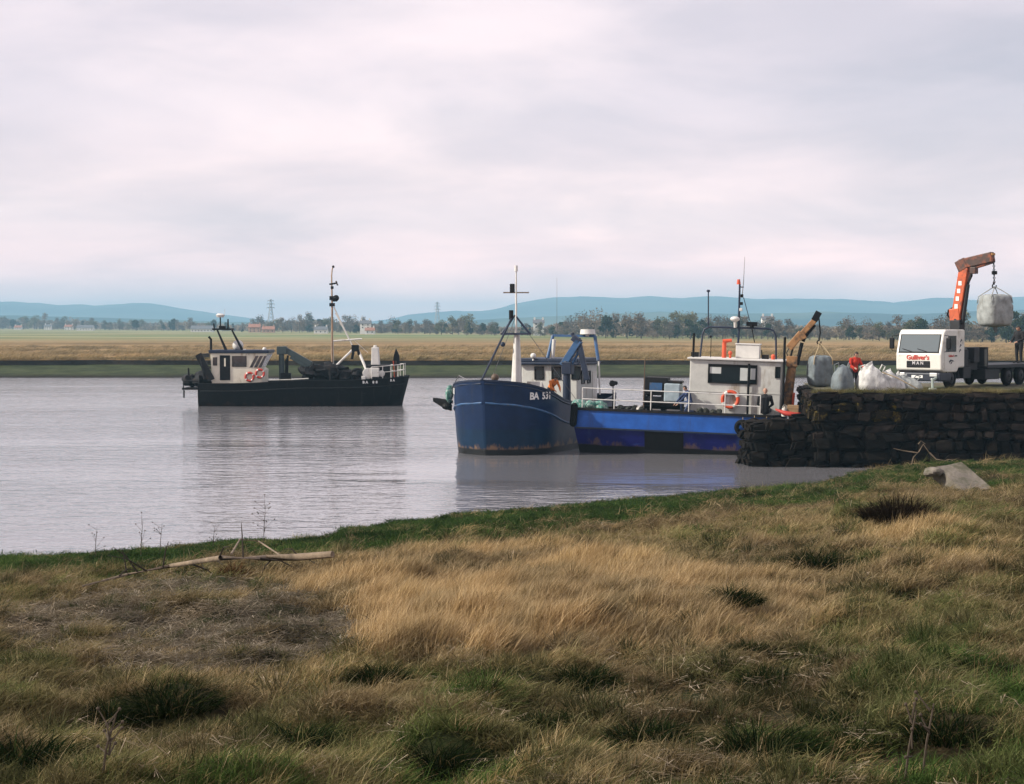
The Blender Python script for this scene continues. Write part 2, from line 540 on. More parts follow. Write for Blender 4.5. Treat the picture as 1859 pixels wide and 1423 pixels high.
# a bed under everything, so that the ground never ends
mb = MB(); mb.add([(-8600, -150, -1.6), (8600, -150, -1.6), (8600, 8900, -1.6), (-8600, 8900, -1.6)], [(0, 1, 2, 3)])
struct(mb.build("riverbed", mat("river_mud", (0.06, 0.05, 0.04), 0.9, scale=0.05)))

# ------------------------------------------------------------------ hills
def hill_material(name, a, b_, c):
    m, ns, ls, out = nmat(name)
    b = node(ns, "ShaderNodeBsdfPrincipled", Roughness=1.0)
    b.inputs["Specular IOR Level"].default_value = 0.0
    tc = ns.new("ShaderNodeTexCoord").outputs["Object"]
    n1 = tex_noise(ns, ls, mapping(ns, ls, tc, (0.0024, 0.0024, 0.014)), 1.0, 6, 0.6, 0.4)
    colr = ramp(ns, ls, n1, [(0.40, a), (0.50, b_), (0.60, c)])
    ls.new(colr, b.inputs["Base Color"]); ls.new(b.outputs[0], out.inputs["Surface"])
    return m
def ridge(name, pts, Y, depth, mtl, rough):
    xs = [p[0] for p in pts]; hs = [(HORIZON - p[1]) / FPX * Y + CAM_H for p in pts]
    rows = []
    U = np.linspace(xs[0], xs[-1], 420)
    prof = [(-1.0, 0.0), (-0.85, 0.16), (-0.65, 0.40), (-0.45, 0.66), (-0.25, 0.86), (-0.1, 0.965), (0, 1.0), (0.15, 0.97), (0.5, 0.6), (1.0, 0.0)]
    for s, k in prof:
        r = []
        for px in U:
            x = (px - 929.5) / FPX * Y
            h = lerp(xs, hs, px)
            yy = Y + s * depth
            n = noise.noise((x * 0.0016, yy * 0.0014, 2.0)) * 0.30 + noise.noise((x * 0.006, yy * 0.004, 5.0)) * 0.12
            z = h * k * (1 + n * (1 - k) * 1.6) + rough * noise.noise((x * 0.02, yy * 0.02, 1.0)) * k
            r.append((x, yy, max(z, 2.0 if k > 0 else -1.0)))
        rows.append(r)
    o = struct(grid_mesh(name, rows, mtl)); return o
hm = hill_material("hill_moor", (0.018, 0.036, 0.036), (0.045, 0.075, 0.062), (0.07, 0.09, 0.075))  # some of the haze's blue is mixed into these hill colours
ridge("hills", [(-3400, 560), (-2000, 548), (-900, 556), (-300, 546), (0, 547), (60, 549), (105, 554), (150, 552), (172, 556), (215, 552), (245, 550), (272, 550), (300, 556), (340, 562),
      (380, 568), (430, 575), (480, 582), (520, 586), (620, 588), (690, 582), (725, 576), (755, 569), (800, 566), (830, 564), (880, 565), (905, 560), (930, 552), (970, 545), (1000, 540),
      (1050, 538), (1100, 539), (1122, 542), (1150, 539), (1185, 537), (1210, 540), (1235, 541), (1290, 537), (1330, 540), (1370, 543), (1450, 542), (1530, 543), (1590, 547),
      (1627, 550), (1650, 546), (1690, 541), (1720, 541), (1760, 545), (1800, 543), (1859, 538), (2100, 530), (2600, 545), (3400, 540), (5200, 556)], 6200, 1300, hm, 3.5)
ridge("foothills", [(-3400, 580), (-600, 578), (0, 572), (200, 577), (420, 584), (620, 589), (800, 585), (930, 577), (1060, 572), (1200, 566), (1350, 570), (1500, 566), (1650, 571), (1780, 564), (1859, 562), (2300, 560), (5200, 570)],
      3600, 600, hill_material("hill_woods", (0.020, 0.038, 0.034), (0.055, 0.085, 0.06), (0.10, 0.115, 0.075)), 2.5)

# ------------------------------------------------------------------ haze
mb = MB(); mb.span((-9000, -300, -3), (9000, 9200, 140))
haze = mb.build("haze", nmat("haze_air")[0]); stuff(haze, "pale blue haze between the river and the hills", "haze")
hmx = haze.data.materials[0].node_tree
pv = hmx.nodes.new("ShaderNodeVolumePrincipled")
pv.inputs["Color"].default_value = (0.44, 0.78, 1.0, 1)
pv.inputs["Density"].default_value = 2.5e-4
pv.inputs["Anisotropy"].default_value = 0.0
hmx.links.new(pv.outputs[0], [n for n in hmx.nodes if n.type == 'OUTPUT_MATERIAL'][0].inputs["Volume"])

# ------------------------------------------------------------------ far trees
def leaf_material(name, cols):
    m, ns, ls, out = nmat(name)
    at = ns.new("ShaderNodeAttribute"); at.attribute_name = "leaf_tone"
    oi = ns.new("ShaderNodeObjectInfo")
    colr = ramp(ns, ls, at.outputs["Fac"], [(0.0, cols[0]), (0.5, cols[1]), (1.0, cols[2])])
    colr = mixc(ns, ls, 1.0, colr, ramp(ns, ls, oi.outputs["Random"], [(0.0, (0.70, 0.72, 0.75)), (0.5, (1.0, 0.98, 0.95)), (1.0, (1.35, 1.2, 1.05))]), 'MULTIPLY')
    d = ns.new("ShaderNodeBsdfDiffuse"); t = ns.new("ShaderNodeBsdfTranslucent"); mx = node(ns, "ShaderNodeMixShader"); mx.inputs[0].default_value = 0.25
    ls.new(colr, d.inputs[0]); ls.new(colr, t.inputs[0]); ls.new(d.outputs[0], mx.inputs[1]); ls.new(t.outputs[0], mx.inputs[2])
    ls.new(mx.outputs[0], out.inputs["Surface"])
    return m
twig_mat = leaf_material("bare_twigs", [(0.085, 0.075, 0.065), (0.15, 0.13, 0.105), (0.22, 0.19, 0.15)])
bud_mat = leaf_material("budding_twigs", [(0.06, 0.065, 0.035), (0.11, 0.115, 0.06), (0.18, 0.18, 0.095)])
ever_mat = leaf_material("evergreen_leaves", [(0.012, 0.024, 0.012), (0.028, 0.045, 0.02), (0.05, 0.07, 0.03)])
bark_mat = mat("bark", (0.07, 0.055, 0.042), 0.9, scale=1.5)
def tree_mesh(name, seed, h, w, kind, nleaf=800):
    r = np.random.default_rng(seed)
    vs, fs, mi, tone = [], [], [], []
    def tri_tube(a, b, r0, r1):
        a, b = np.array(a), np.array(b); o = len(vs)
        for p, q in ((a, r0), (b, r1)):
            for k in range(4):
                vs.append((p[0] + q * math.cos(k * 1.571), p[1] + q * math.sin(k * 1.571), p[2])); tone.append(0.5)
        for k in range(4): fs.append((o + k, o + (k + 1) % 4, o + 4 + (k + 1) % 4, o + 4 + k)); mi.append(1)
    tri_tube((0, 0, -0.6), (0.1 * w * r.normal() * .3, 0, h * 0.45), 0.035 * h, 0.02 * h)
    lobes = []
    nl = 9 if kind != 'ever' else 6
    for k in range(nl):
        an = r.uniform(0, 6.28); t = r.uniform(0.25, 0.92)
        prof = math.sin(min(1, max(0.08, (1.02 - t) * 1.55)) * 1.57) if kind != 'ever' else (1.05 - t)
        rad = w * 0.5 * prof * r.uniform(0.35, 0.8)
        c = np.array((math.cos(an) * rad, math.sin(an) * rad, h * t)); lobes.append((c, w * r.uniform(0.16, 0.27)))
        tri_tube((0, 0, h * r.uniform(0.2, 0.4)), c, 0.014 * h, 0.004 * h)
    for k in range(nleaf):
        c, q = lobes[r.integers(nl)]
        d = r.normal(size=3); d /= np.linalg.norm(d); rr = q * r.uniform(0.35, 1.1)
        p = c + d * rr * np.array((1, 1, 0.85))
        if p[2] < h * 0.08: continue
        s = (0.045 if kind != 'ever' else 0.05) * h * r.uniform(0.5, 1.2)
        u = r.normal(size=3); u /= np.linalg.norm(u); v = np.cross(u, r.normal(size=3)); v /= np.linalg.norm(v)
        asp = 0.35 if kind != 'ever' else 0.6
        o = len(vs); tn = float(np.clip(r.normal(0.5, 0.25), 0, 1))
        for a, b_ in ((-1, -asp), (1, -asp * .6), (.7, asp), (-.8, asp * .8)):
            vs.append(tuple(p + u * s * a + v * s * b_)); tone.append(tn)
        fs.append((o, o + 1, o + 2, o + 3)); mi.append(0)
    me = bpy.data.meshes.new(name); me.from_pydata(vs, [], fs)
    me.materials.append({'bare': twig_mat, 'bud': bud_mat, 'ever': ever_mat}[kind]); me.materials.append(bark_mat)
    me.polygons.foreach_set("material_index", mi)
    at = me.attributes.new("leaf_tone", 'FLOAT', 'POINT'); at.data.foreach_set("value", tone)
    me.update(); return me
TREES = {'bare': [tree_mesh("bare_tree", 20 + k, 1, (0.95, 1.1, 0.8, 1.25)[k], 'bare') for k in range(4)],
         'bud': [tree_mesh("budding_tree", 40 + k, 1, (0.9, 1.1, 0.75)[k], 'bud') for k in range(3)],
         'ever': [tree_mesh("evergreen_tree", 60 + k, 1, (0.55, 0.8, 1.0)[k], 'ever', 700) for k in range(3)]}
TLAB = {'bare': ('bare_tree', 'grey brown leafless tree in the far tree line across the marsh', 'leafless trees across the marsh'),
        'bud': ('budding_tree', 'olive green budding tree in the far tree line across the marsh', 'budding trees across the marsh'),
        'ever': ('evergreen_tree', 'dark evergreen tree standing in the far tree line', 'evergreens across the marsh')}
_tx = [-300, 0, 150, 200, 290, 330, 430, 470, 520, 600, 690, 740, 770, 800, 850, 870, 920, 990, 1050, 1100, 1150, 1200, 1300, 1400, 1500, 1600, 1650, 1720, 1780, 1859, 2200]
_tt = [574, 573, 573, 580, 580, 577, 587, 578, 572, 573, 582, 580, 581, 580, 575, 583, 590, 588, 574, 567, 569, 572, 574, 582, 584, 582, 579, 574, 570, 566, 566]
_tb = [(-300, 597), (0, 598), (300, 601), (520, 604), (800, 608), (1000, 612), (1200, 616), (1500, 618), (1859, 624), (2200, 624)]
def tree_base_Y(px):
    by = lerp([p[0] for p in _tb], [p[1] for p in _tb], px)
    Y = 600.0
    for _ in range(25): Y = 0.5 * Y + 0.5 * FPX * (CAM_H - plain(0, Y)) / (by - HORIZON)
    return Y
trnd = random.Random(5)
px = -260.0
while px < 2150:
    Y0 = tree_base_Y(px)
    for lane in range(2):
        p = px + trnd.uniform(-9, 9); Y = Y0 * (1 + 0.05 * lane + trnd.uniform(0, 0.09))
        top = lerp(_tx, _tt, p)
        hpx = (lerp([q[0] for q in _tb], [q[1] for q in _tb], p) - top) * trnd.uniform(0.6, 1.12)
        if lane == 0 and trnd.random() < 0.35: hpx *= 0.5
        h = max(2.5, hpx / FPX * Y)
        u = trnd.random()
        kind = 'ever' if u < 0.14 else ('bud' if u < 0.42 else 'bare')
        if 1060 < p < 1160 and u < 0.5: kind = 'ever'
        if p > 1770 and u < 0.6: kind = 'ever'
        nm, lab, grp = TLAB[kind]
        o = bpy.data.objects.new(nm, trnd.choice(TREES[kind])); COL.objects.link(o)
        x = (p - 929.5) / FPX * Y
        o.location = (x, Y, plain(x, Y) - 0.1)
        sx = h * trnd.uniform(0.85, 1.25)
        o.scale = (sx, sx, h); o.rotation_euler = (0, 0, trnd.uniform(0, 6.28))
        tag(o, lab, 'tree', grp)
    px += trnd.uniform(13, 19)

# the wood and hedges behind, which read as one mass
vs, fs, tone = [], [], []
for k in range(90000):
    p = trnd.uniform(-420, 2300); Y = tree_base_Y(p) * trnd.uniform(1.12, 1.9)
    top = lerp(_tx, _tt, p) + 5
    x = (p - 929.5) / FPX * Y
    lim = max(2.0, (HORIZON - top) / FPX * Y + CAM_H - plain(x, Y))
    lump = 0.55 + 0.55 * noise.noise((x * 0.02, Y * 0.008, 3.0)) + 0.25 * noise.noise((x * 0.07, Y * 0.03, 1.0))
    if lump < 0.12: continue
    z = plain(x, Y) + lim * min(1.05, lump) * trnd.random() ** 0.6
    s = trnd.uniform(0.5, 1.3) * Y / 800; o = len(vs); tn = trnd.random()
    for a in range(3):
        an = trnd.uniform(0, 6.28); vs.append((x + s * math.cos(an), Y + s * trnd.uniform(-1, 1), z + s * math.sin(an))); tone.append(tn)
    fs.append((o, o + 1, o + 2))
me = bpy.data.meshes.new("woodland"); me.from_pydata(vs, [], fs); me.materials.append(twig_mat)
at = me.attributes.new("leaf_tone", 'FLOAT', 'POINT'); at.data.foreach_set("value", tone)
wood = bpy.data.objects.new("woodland", me); COL.objects.link(wood)
stuff(wood, "hazy grey woodland behind the marsh tree line", "woodland")

# ------------------------------------------------------------------ far houses
white_w = mat("house_render", (0.72, 0.70, 0.66), 0.8, var=0.06, scale=0.4)
cream_w = mat("house_brick", (0.42, 0.27, 0.19), 0.85, var=0.12, scale=0.5)
slate = mat("slate_roof", (0.13, 0.135, 0.145), 0.7, scale=0.6)
redroof = mat("tile_roof", (0.30, 0.14, 0.09), 0.8, scale=0.6)
far_glass = glass("house_glass", (0.03, 0.035, 0.04), 0.2)
def house(px, py, Yk, w, h, d, wall, roof, label, rot=0.0, chim=True):
    Y = tree_base_Y(px) * Yk; x = (px - 929.5) / FPX * Y
    z = plain(x, Y)
    if py: z = max(z - 0.3, (HORIZON - py) / FPX * Y + CAM_H)
    w, h, d = w * 0.62, h * 0.62, d * 0.62
    t = thing("farm_house" if w < 9 else "farm_shed", label, "house" if w < 9 else "shed", (x, Y, z), (0, 0, rot))
    m = MB(); m.prism([(-d / 2, -3.0), (d / 2, -3.0), (d / 2, h), (0, h + d * 0.36), (-d / 2, h)], -w / 2, w / 2, 0); m.build("wall", wall, t)
    r = MB(); e = 0.35
    for s in (-1, 1):
        r.prism([(0, h + d * 0.36 + 0.12), (s * (d / 2 + e), h - e * 0.72 + 0.12), (s * (d / 2 + e), h - e * 0.72 + 0.3), (0, h + d * 0.36 + 0.3)], -w / 2 - 0.2, w / 2 + 0.2, 0)
    ro = r.build("roof", roof, t)
    if chim:
        for s in (-1, 1):
            c = MB(); c.box((s * (w / 2 - 0.6), 0, h + d * 0.36 + 0.5), (0.7, 0.7, 1.4)); c.build("chimney", wall, ro)
    n = max(2, int(w // 2))
    for k in range(n):
        for zz_ in ((0.8, 2.2) if h > 2.6 else (1.0,)):
            g = MB(); g.box((-w / 2 + (k + 0.5) * w / n, -d / 2 - 0.02, zz_), (0.6, 0.06, 0.75)); g.build("window", far_glass, t)
    return t
house(88, None, 1.02, 10, 5, 7, white_w, slate, "white two storey house at the end of a row beyond the left marsh")
house(126, None, 1.05, 12, 4.6, 7, white_w, redroof, "white house with a red roof among far trees on the left")
house(156, None, 0.99, 22, 3.6, 9, white_w, slate, "long low white shed by the far left fields", chim=False)
house(34, None, 1.0, 11, 3.4, 7, white_w, redroof, "small white cottage with red roof by the farthest left hedge")
house(368, None, 0.98, 24, 3.2, 9, white_w, slate, "long pale shed behind the black boat's radar mast", chim=False)
house(463, None, 1.0, 12, 5.2, 8, cream_w, redroof, "brick house with a red roof beside the tall pylon")
house(488, None, 0.985, 12, 3.4, 7, cream_w, redroof, "low brick cottage at the foot of the tall pylon")
house(583, None, 0.985, 12, 3.4, 7, white_w, slate, "low white cottage left of the black boat's mast")
house(664, 597, 1.0, 9, 4.6, 7, white_w, slate, "white house among trees behind the black boat's bow")
house(672, None, 0.99, 8, 3.0, 6, white_w, redroof, "tiny white cottage by the hedge behind the black boat's bow")
house(978, 597, 1.12, 8, 4.4, 6, white_w, slate, "white house on the rise beside the blue boat's mast")
house(1393, 590, 1.3, 8, 3.6, 6, white_w, slate, "white house on the wooded slope behind the blue workboat's radar")

# ------------------------------------------------------------------ pylons
steel_far = mat("galvanised_steel", (0.30, 0.31, 0.32), 0.6, 0.3, scale=0.3)
def pylon(px, ytop, ybase, Y, label):
    x = (px - 929.5) / FPX * Y; z0 = plain(x, Y)
    H = (HORIZON - ytop) / FPX * Y + CAM_H - z0
    t = thing("power_pylon", label, "pylon", (x, Y, z0), (0, 0, 0.35))
    wd = lambda k: 3.4 * (1 - k) ** 1.3 + 0.55
    ks = [0, 0.16, 0.31, 0.45, 0.57, 0.68, 0.78, 0.87, 1.0]
    for sx in (-1, 1):
        for sy in (-1, 1):
            m = MB()
            for a, b in zip(ks, ks[1:]): m.cyl((sx * wd(a), sy * wd(a), a * H), (sx * wd(b), sy * wd(b), b * H), 0.26, n=4)
            m.build("leg", steel_far, t)
    m = MB()
    for a, b in zip(ks, ks[1:]):
        for q in range(4):
            c = [(-1, -1), (1, -1), (1, 1), (-1, 1)]; p, r_ = c[q], c[(q + 1) % 4]
            m.cyl((p[0] * wd(a), p[1] * wd(a), a * H), (r_[0] * wd(b), r_[1] * wd(b), b * H), 0.13, n=4)
            m.cyl((r_[0] * wd(a), r_[1] * wd(a), a * H), (p[0] * wd(b), p[1] * wd(b), b * H), 0.13, n=4)
    m.build("lattice", steel_far, t)
    for k in (0.72, 0.84, 0.95):
        m = MB(); w = 4.2 if k < 0.9 else 3.2
        for s in (-1, 1):
            m.cyl((0, 0, k * H + 0.7), (s * w, 0, k * H), 0.2, n=4); m.cyl((0, 0, k * H - 0.4), (s * w, 0, k * H), 0.2, n=4)
            m.cyl((s * w, 0, k * H), (s * w, 0, k * H - 1.6), 0.14, n=5)
        m.build("cross_arm", steel_far, t)
pylon(492, 543, 601, 1750, "taller grey lattice pylon rising behind the black boat")
pylon(794, 548, 590, 2150, "faint grey lattice pylon between the black boat and the blue boat")

# ================================================================== boats
def catmull(xs, ys, x):
    xs = list(xs); i = max(0, min(len(xs) - 2, int(np.searchsorted(xs, x)) - 1))
    t = (x - xs[i]) / (xs[i + 1] - xs[i])
    p1, p2 = ys[i], ys[i + 1]
    m1 = (ys[i + 1] - ys[i - 1]) / (xs[i + 1] - xs[i - 1]) if i > 0 else (p2 - p1) / (xs[i + 1] - xs[i])
    m2 = (ys[i + 2] - ys[i]) / (xs[i + 2] - xs[i]) if i + 2 < len(xs) else (p2 - p1) / (xs[i + 1] - xs[i])
    h = xs[i + 1] - xs[i]; t2, t3 = t * t, t * t * t
    return (2 * t3 - 3 * t2 + 1) * p1 + (t3 - 2 * t2 + t) * h * m1 + (-2 * t3 + 3 * t2) * p2 + (t3 - t2) * h * m2

class Hull:
    """lofted hull: st = {x: [(half breadth, z) from the sheer down to the bottom]}"""
    def __init__(self, xs, secs, rake, bow_at, n=44):
        self.xs, self.secs, self.rake, self.bow, self.n = xs, secs, rake, bow_at, n
        self.m = len(secs[0])
    def pt(self, x, j, side):
        hb = max(0.03, catmull(self.xs, [s[j][0] for s in self.secs], x)); z = catmull(self.xs, [s[j][1] for s in self.secs], x)
        d = abs(x - self.bow)
        sg = 1 if self.bow <= min(self.xs) + 1e-6 else -1
        return Vector((x + sg * self.rake[j] * math.exp(-d / 1.3), side * hb, z))
    def at(self, x, z, side):
        for j in range(self.m - 1):
            a, b = self.pt(x, j, side), self.pt(x, j + 1, side)
            if z <= a.z and z >= b.z: return a.lerp(b, (a.z - z) / (a.z - b.z))
        return self.pt(x, 0, side)
    def build(self, root, mtl, cap_mat, deck_mat, inner_mat, bulwark=0.8, cap_w=0.14):
        X = [self.xs[0] + (self.xs[-1] - self.xs[0]) * (k / (self.n - 1)) for k in range(self.n)]
        if self.bow <= min(self.xs) + 1e-6: X = [self.xs[0] + (self.xs[-1] - self.xs[0]) * (k / (self.n - 1)) ** 1.5 for k in range(self.n)]
        else: X = [self.xs[-1] - (self.xs[-1] - self.xs[0]) * (k / (self.n - 1)) ** 1.5 for k in range(self.n)][::-1]
        m = MB()
        for side in (-1, 1):
            vs = [self.pt(x, j, side) for x in X for j in range(self.m)]
            fs = [(i * self.m + j, i * self.m + j + 1, (i + 1) * self.m + j + 1, (i + 1) * self.m + j) for i in range(self.n - 1) for j in range(self.m - 1)]
            m.add(vs, fs)
        for x in (X[0], X[-1]):       # stem and transom
            a = [self.pt(x, j, -1) for j in range(self.m)]; b = [self.pt(x, j, 1) for j in range(self.m)]
            m.add(a + b, [(j, j + 1, self.m + j + 1, self.m + j) for j in range(self.m - 1)])
        hull = m.build("hull", mtl, root, smooth=True)
        inn = MB()
        for side in (-1, 1):
            vs = []
            for x in X:
                p = self.pt(x, 0, side); q = Vector((p.x, side * max(0.01, abs(p.y) - 0.10), p.z - 0.01))
                w = self.at(x, p.z - bulwark, side)
                vs += [q, Vector((max(q.x, w.x) if self.bow <= self.xs[0] else min(q.x, w.x), side * max(0.0, min(abs(q.y) - 0.02, abs(w.y) - 0.08)), p.z - bulwark))]
            inn.add(vs, [(2 * i, 2 * i + 1, 2 * i + 3, 2 * i + 2) for i in range(self.n - 1)])
        for x in (X[0], X[-1]):
            p = self.pt(x, 0, 1); y = max(0.01, p.y - 0.1)
            if p.y < 0.3: continue
            inn.add([(p.x, -y, p.z), (p.x, y, p.z), (p.x, y, p.z - bulwark), (p.x, -y, p.z - bulwark)], [(0, 1, 2, 3)])
        inn.build("bulwark_lining", inner_mat, root)
        dk = MB(); vs = []
        for x in X:
            p = self.pt(x, 0, 1); w = self.at(x, p.z - bulwark, 1); y = max(0.005, min(p.y - 0.12, w.y - 0.08)); vs += [(w.x, -y, p.z - bulwark), (w.x, y, p.z - bulwark)]
        dk.add(vs, [(2 * i, 2 * i + 1, 2 * i + 3, 2 * i + 2) for i in range(self.n - 1)]); dk.build("deck", deck_mat, root)
        cp = MB()
        for side in (-1, 1):
            vs = []
            for x in X:
                p = self.pt(x, 0, side); o_ = p + Vector((0, side * 0.04, 0.0)); i_ = Vector((p.x, side * max(0.0, abs(p.y) - cap_w), p.z))
                vs += [o_ + Vector((0, 0, 0.05)), i_ + Vector((0, 0, 0.05)), i_ - Vector((0, 0, 0.03)), o_ - Vector((0, 0, 0.03))]
            cp.add(vs, [(4 * i + a, 4 * i + (a + 1) % 4, 4 * i + 4 + (a + 1) % 4, 4 * i + 4 + a) for i in range(self.n - 1) for a in range(4)])
        cp.build("gunwale", cap_mat, root)
        return hull
    def rail(self, x0, x1, drop, side, r=0.05, n=24):
        pts = []
        for k in range(n):
            x = x0 + (x1 - x0) * k / (n - 1); s = self.pt(x, 0, side)
            p = self.at(x, s.z - drop, side); pts.append(p + Vector((0, side * 0.02, 0)))
        return pts
    def frame(self, x, z, side, out=0.03):
        p = self.at(x, z, side); q = self.at(x + 0.05, z, side); u = self.at(x, z + 0.1, side)
        tx = (q - p).normalized(); tz = (u - p).normalized(); nrm = tx.cross(tz).normalized()
        if nrm.y * side < 0: nrm = -nrm
        return p + nrm * out, tx, tz, nrm

def hull_paint(name, top, low, boot, z_low, z_boot, rust, rough=0.42, spec=0.25):
    """hull paint: topside colour, a band below it and the tarred bottom, scuffed and rusted in streaks"""
    m, ns, ls, out = nmat(name)
    b = node(ns, "ShaderNodeBsdfPrincipled", Roughness=rough)
    b.inputs["Specular IOR Level"].default_value = spec
    tc = ns.new("ShaderNodeTexCoord").outputs["Object"]
    sep = ns.new("ShaderNodeSeparateXYZ"); ls.new(tc, sep.inputs[0])
    n1 = tex_noise(ns, ls, tc, 1.3, 6, 0.65)
    wob = node(ns, "ShaderNodeMath", operation='MULTIPLY_ADD'); ls.new(n1, wob.inputs[0]); wob.inputs[1].default_value = 0.14; ls.new(sep.outputs[2], wob.inputs[2])
    def below(z, soft=0.03):
        q = ns.new("ShaderNodeMapRange"); q.inputs[1].default_value = z + 0.07 + soft; q.inputs[2].default_value = z + 0.07 - soft
        ls.new(wob.outputs[0], q.inputs[0]); return q.outputs[0]
    t = ramp(ns, ls, n1, [(0.3, tuple(c * 0.72 for c in top)), (0.55, top), (0.75, tuple(min(1, c * 1.25) for c in top))])
    l = ramp(ns, ls, n1, [(0.3, tuple(c * 0.7 for c in low)), (0.7, tuple(min(1, c * 1.2) for c in low))])
    colr = mixc(ns, ls, below(z_low), t, l)
    st = tex_noise(ns, ls, mapping(ns, ls, tc, (2.4, 2.4, 0.35)), 1.0, 7, 0.7)
    stm = ramp(ns, ls, st, [(0.56, 0.0), (0.68, 0.55)])
    colr = mixc(ns, ls, stm, colr, tuple(0.35 * a + 0.35 * c for a, c in zip(top, (0.06, 0.06, 0.06))))
    sc_ = ramp(ns, ls, tex_noise(ns, ls, mapping(ns, ls, tc, (0.7, 0.7, 5.0)), 1.0, 8, 0.75), [(0.60, 0.0), (0.70, 0.5)])     # pale scuffs along the side
    colr = mixc(ns, ls, sc_, colr, tuple(min(1, a * 1.5 + 0.03) for a in top))
    rs = tex_noise(ns, ls, mapping(ns, ls, tc, (1.6, 1.6, 0.6)), 1.0, 8, 0.72)
    q = ns.new("ShaderNodeMapRange"); q.inputs[1].default_value = z_boot + 0.65; q.inputs[2].default_value = z_boot; q.inputs[3].default_value = -0.22; q.inputs[4].default_value = 0.10
    ls.new(sep.outputs[2], q.inputs[0])
    ad = node(ns, "ShaderNodeMath", operation='ADD'); ls.new(rs, ad.inputs[0]); ls.new(q.outputs[0], ad.inputs[1])
    rf = ramp(ns, ls, ad.outputs[0], [(0.54, 0.0), (0.64, 0.85)])
    colr = mixc(ns, ls, rf, colr, rust)
    bt = ramp(ns, ls, n1, [(0.3, tuple(c * 0.6 for c in boot)), (0.7, tuple(c * 1.5 for c in boot))])
    colr = mixc(ns, ls, below(z_boot), colr, bt)
    ls.new(colr, b.inputs["Base Color"])
    bp = node(ns, "ShaderNodeBump", Strength=0.35, Distance=0.03)
    ls.new(tex_noise(ns, ls, tc, 2.2, 3, 0.5), bp.inputs["Height"]); ls.new(bp.outputs[0], b.inputs["Normal"])
    ls.new(b.outputs[0], out.inputs["Surface"])
    return m

white = mat("white_paint", (0.62, 0.61, 0.57), 0.5, var=0.08, wear=(0.30, 0.24, 0.17), wear_amt=0.25, wear_scale=1.8, streak=True)
cream = mat("cream_paint", (0.66, 0.62, 0.50), 0.5, var=0.08, wear=(0.32, 0.24, 0.15), wear_amt=0.25, wear_scale=1.8, streak=True)
greyw = mat("dull_white_paint", (0.50, 0.50, 0.46), 0.55, var=0.10, wear=(0.26, 0.21, 0.15), wear_amt=0.3, wear_scale=1.6, streak=True)
blackp = mat("black_paint", (0.007, 0.007, 0.008), 0.5, var=0.3, spec=0.15)
blacks = mat("dark_steel", (0.012, 0.0125, 0.014), 0.6, var=0.3, wear=(0.03, 0.018, 0.012), wear_amt=0.3, spec=0.15)
navy = mat("navy_paint", (0.009, 0.018, 0.042), 0.5, var=0.25)
bluep = mat("mid_blue_paint", (0.03, 0.09, 0.20), 0.5, var=0.2, wear=(0.12, 0.10, 0.08), wear_amt=0.3)
rubber = mat("rubber", (0.008, 0.008, 0.008), 0.8, var=0.3, bump=0.4, spec=0.1)
deckm = mat("steel_deck", (0.07, 0.075, 0.075), 0.7, var=0.3, wear=(0.12, 0.07, 0.04), wear_amt=0.5)
orange = mat("orange_plastic", (0.62, 0.09, 0.035), 0.45, var=0.12)
redp = mat("red_paint", (0.45, 0.045, 0.03), 0.5, var=0.2)
ochre = mat("ochre_paint", (0.32, 0.17, 0.07), 0.55, var=0.25, wear=(0.05, 0.04, 0.03), wear_amt=0.5)
brownm = mat("brown_metal", (0.11, 0.075, 0.05), 0.6, var=0.3)
teal = mat("grey_green_paint", (0.035, 0.055, 0.058), 0.5, var=0.25)
win = glass("wheelhouse_glass")
netm = mat("green_net", (0.06, 0.20, 0.16), 0.9, var=0.5, scale=14, wear=(0.45, 0.50, 0.46), wear_amt=0.5, wear_scale=9, bump=1.0, bump_scale=40)
ropem = mat("pale_rope", (0.42, 0.33, 0.20), 0.9, var=0.2, scale=20)
steelw = mat("steel_wire", (0.16, 0.16, 0.17), 0.5, 0.6, var=0.2)
letterm = mat("white_lettering", (0.75, 0.75, 0.72), 0.6, var=0.05)

def lumpy(mb_, c, s, seed, n=10, m=7, amp=0.28):
    """an irregular heap: noisy ellipsoid"""
    o = len(mb_.v); mb_.sphere(c, 1.0, n, m, s)
    for i in range(o, len(mb_.v)):
        v = Vector(mb_.v[i]); d = v - Vector(c)
        k = 1 + amp * noise.noise((v.x * 2.2 + seed, v.y * 2.2, v.z * 2.2)) + 0.5 * amp * noise.noise((v.x * 6 + seed, v.y * 6, v.z * 6))
        mb_.v[i] = tuple(Vector(c) + d * k)
    return mb_
def part(name, mtl, parent, fn, **kw):
    m = MB(); fn(m); return m.build(name, mtl, parent, **kw)
def window(parent, c, sx, sz, nrm='y-', frame_m=blackp, t=0.05, glass_m=None, yaw=0.0):
    """a framed pane lying in the x-z plane facing -y (or in y-z facing +-x)"""
    f = MB(); g = MB(); c = Vector(c); b = min(0.05, sx * 0.12)
    def mk(u, w, su, sw, d0, d1, mb_):
        if nrm[0] == 'y':
            s = -1 if nrm[1] == '-' else 1
            mb_.box(c + Vector((u, s * (d0 + d1) / 2, w)), (su, abs(d1 - d0), sw))
        else:
            s = -1 if nrm[1] == '-' else 1
            mb_.box(c + Vector((s * (d0 + d1) / 2, u, w)), (abs(d1 - d0), su, sw))
    mk(-sx / 2, 0, b, sz + b, -0.02, t, f); mk(sx / 2, 0, b, sz + b, -0.02, t, f)
    mk(0, -sz / 2, sx - b, b, -0.02, t * 0.96, f); mk(0, sz / 2, sx - b, b, -0.02, t * 0.96, f)
    mk(0, 0, sx - b * 0.9, sz - b * 0.9, -0.01, 0.012, g)
    fo = f.build("window", frame_m, parent); g.build("pane", glass_m or win, fo)
    return fo

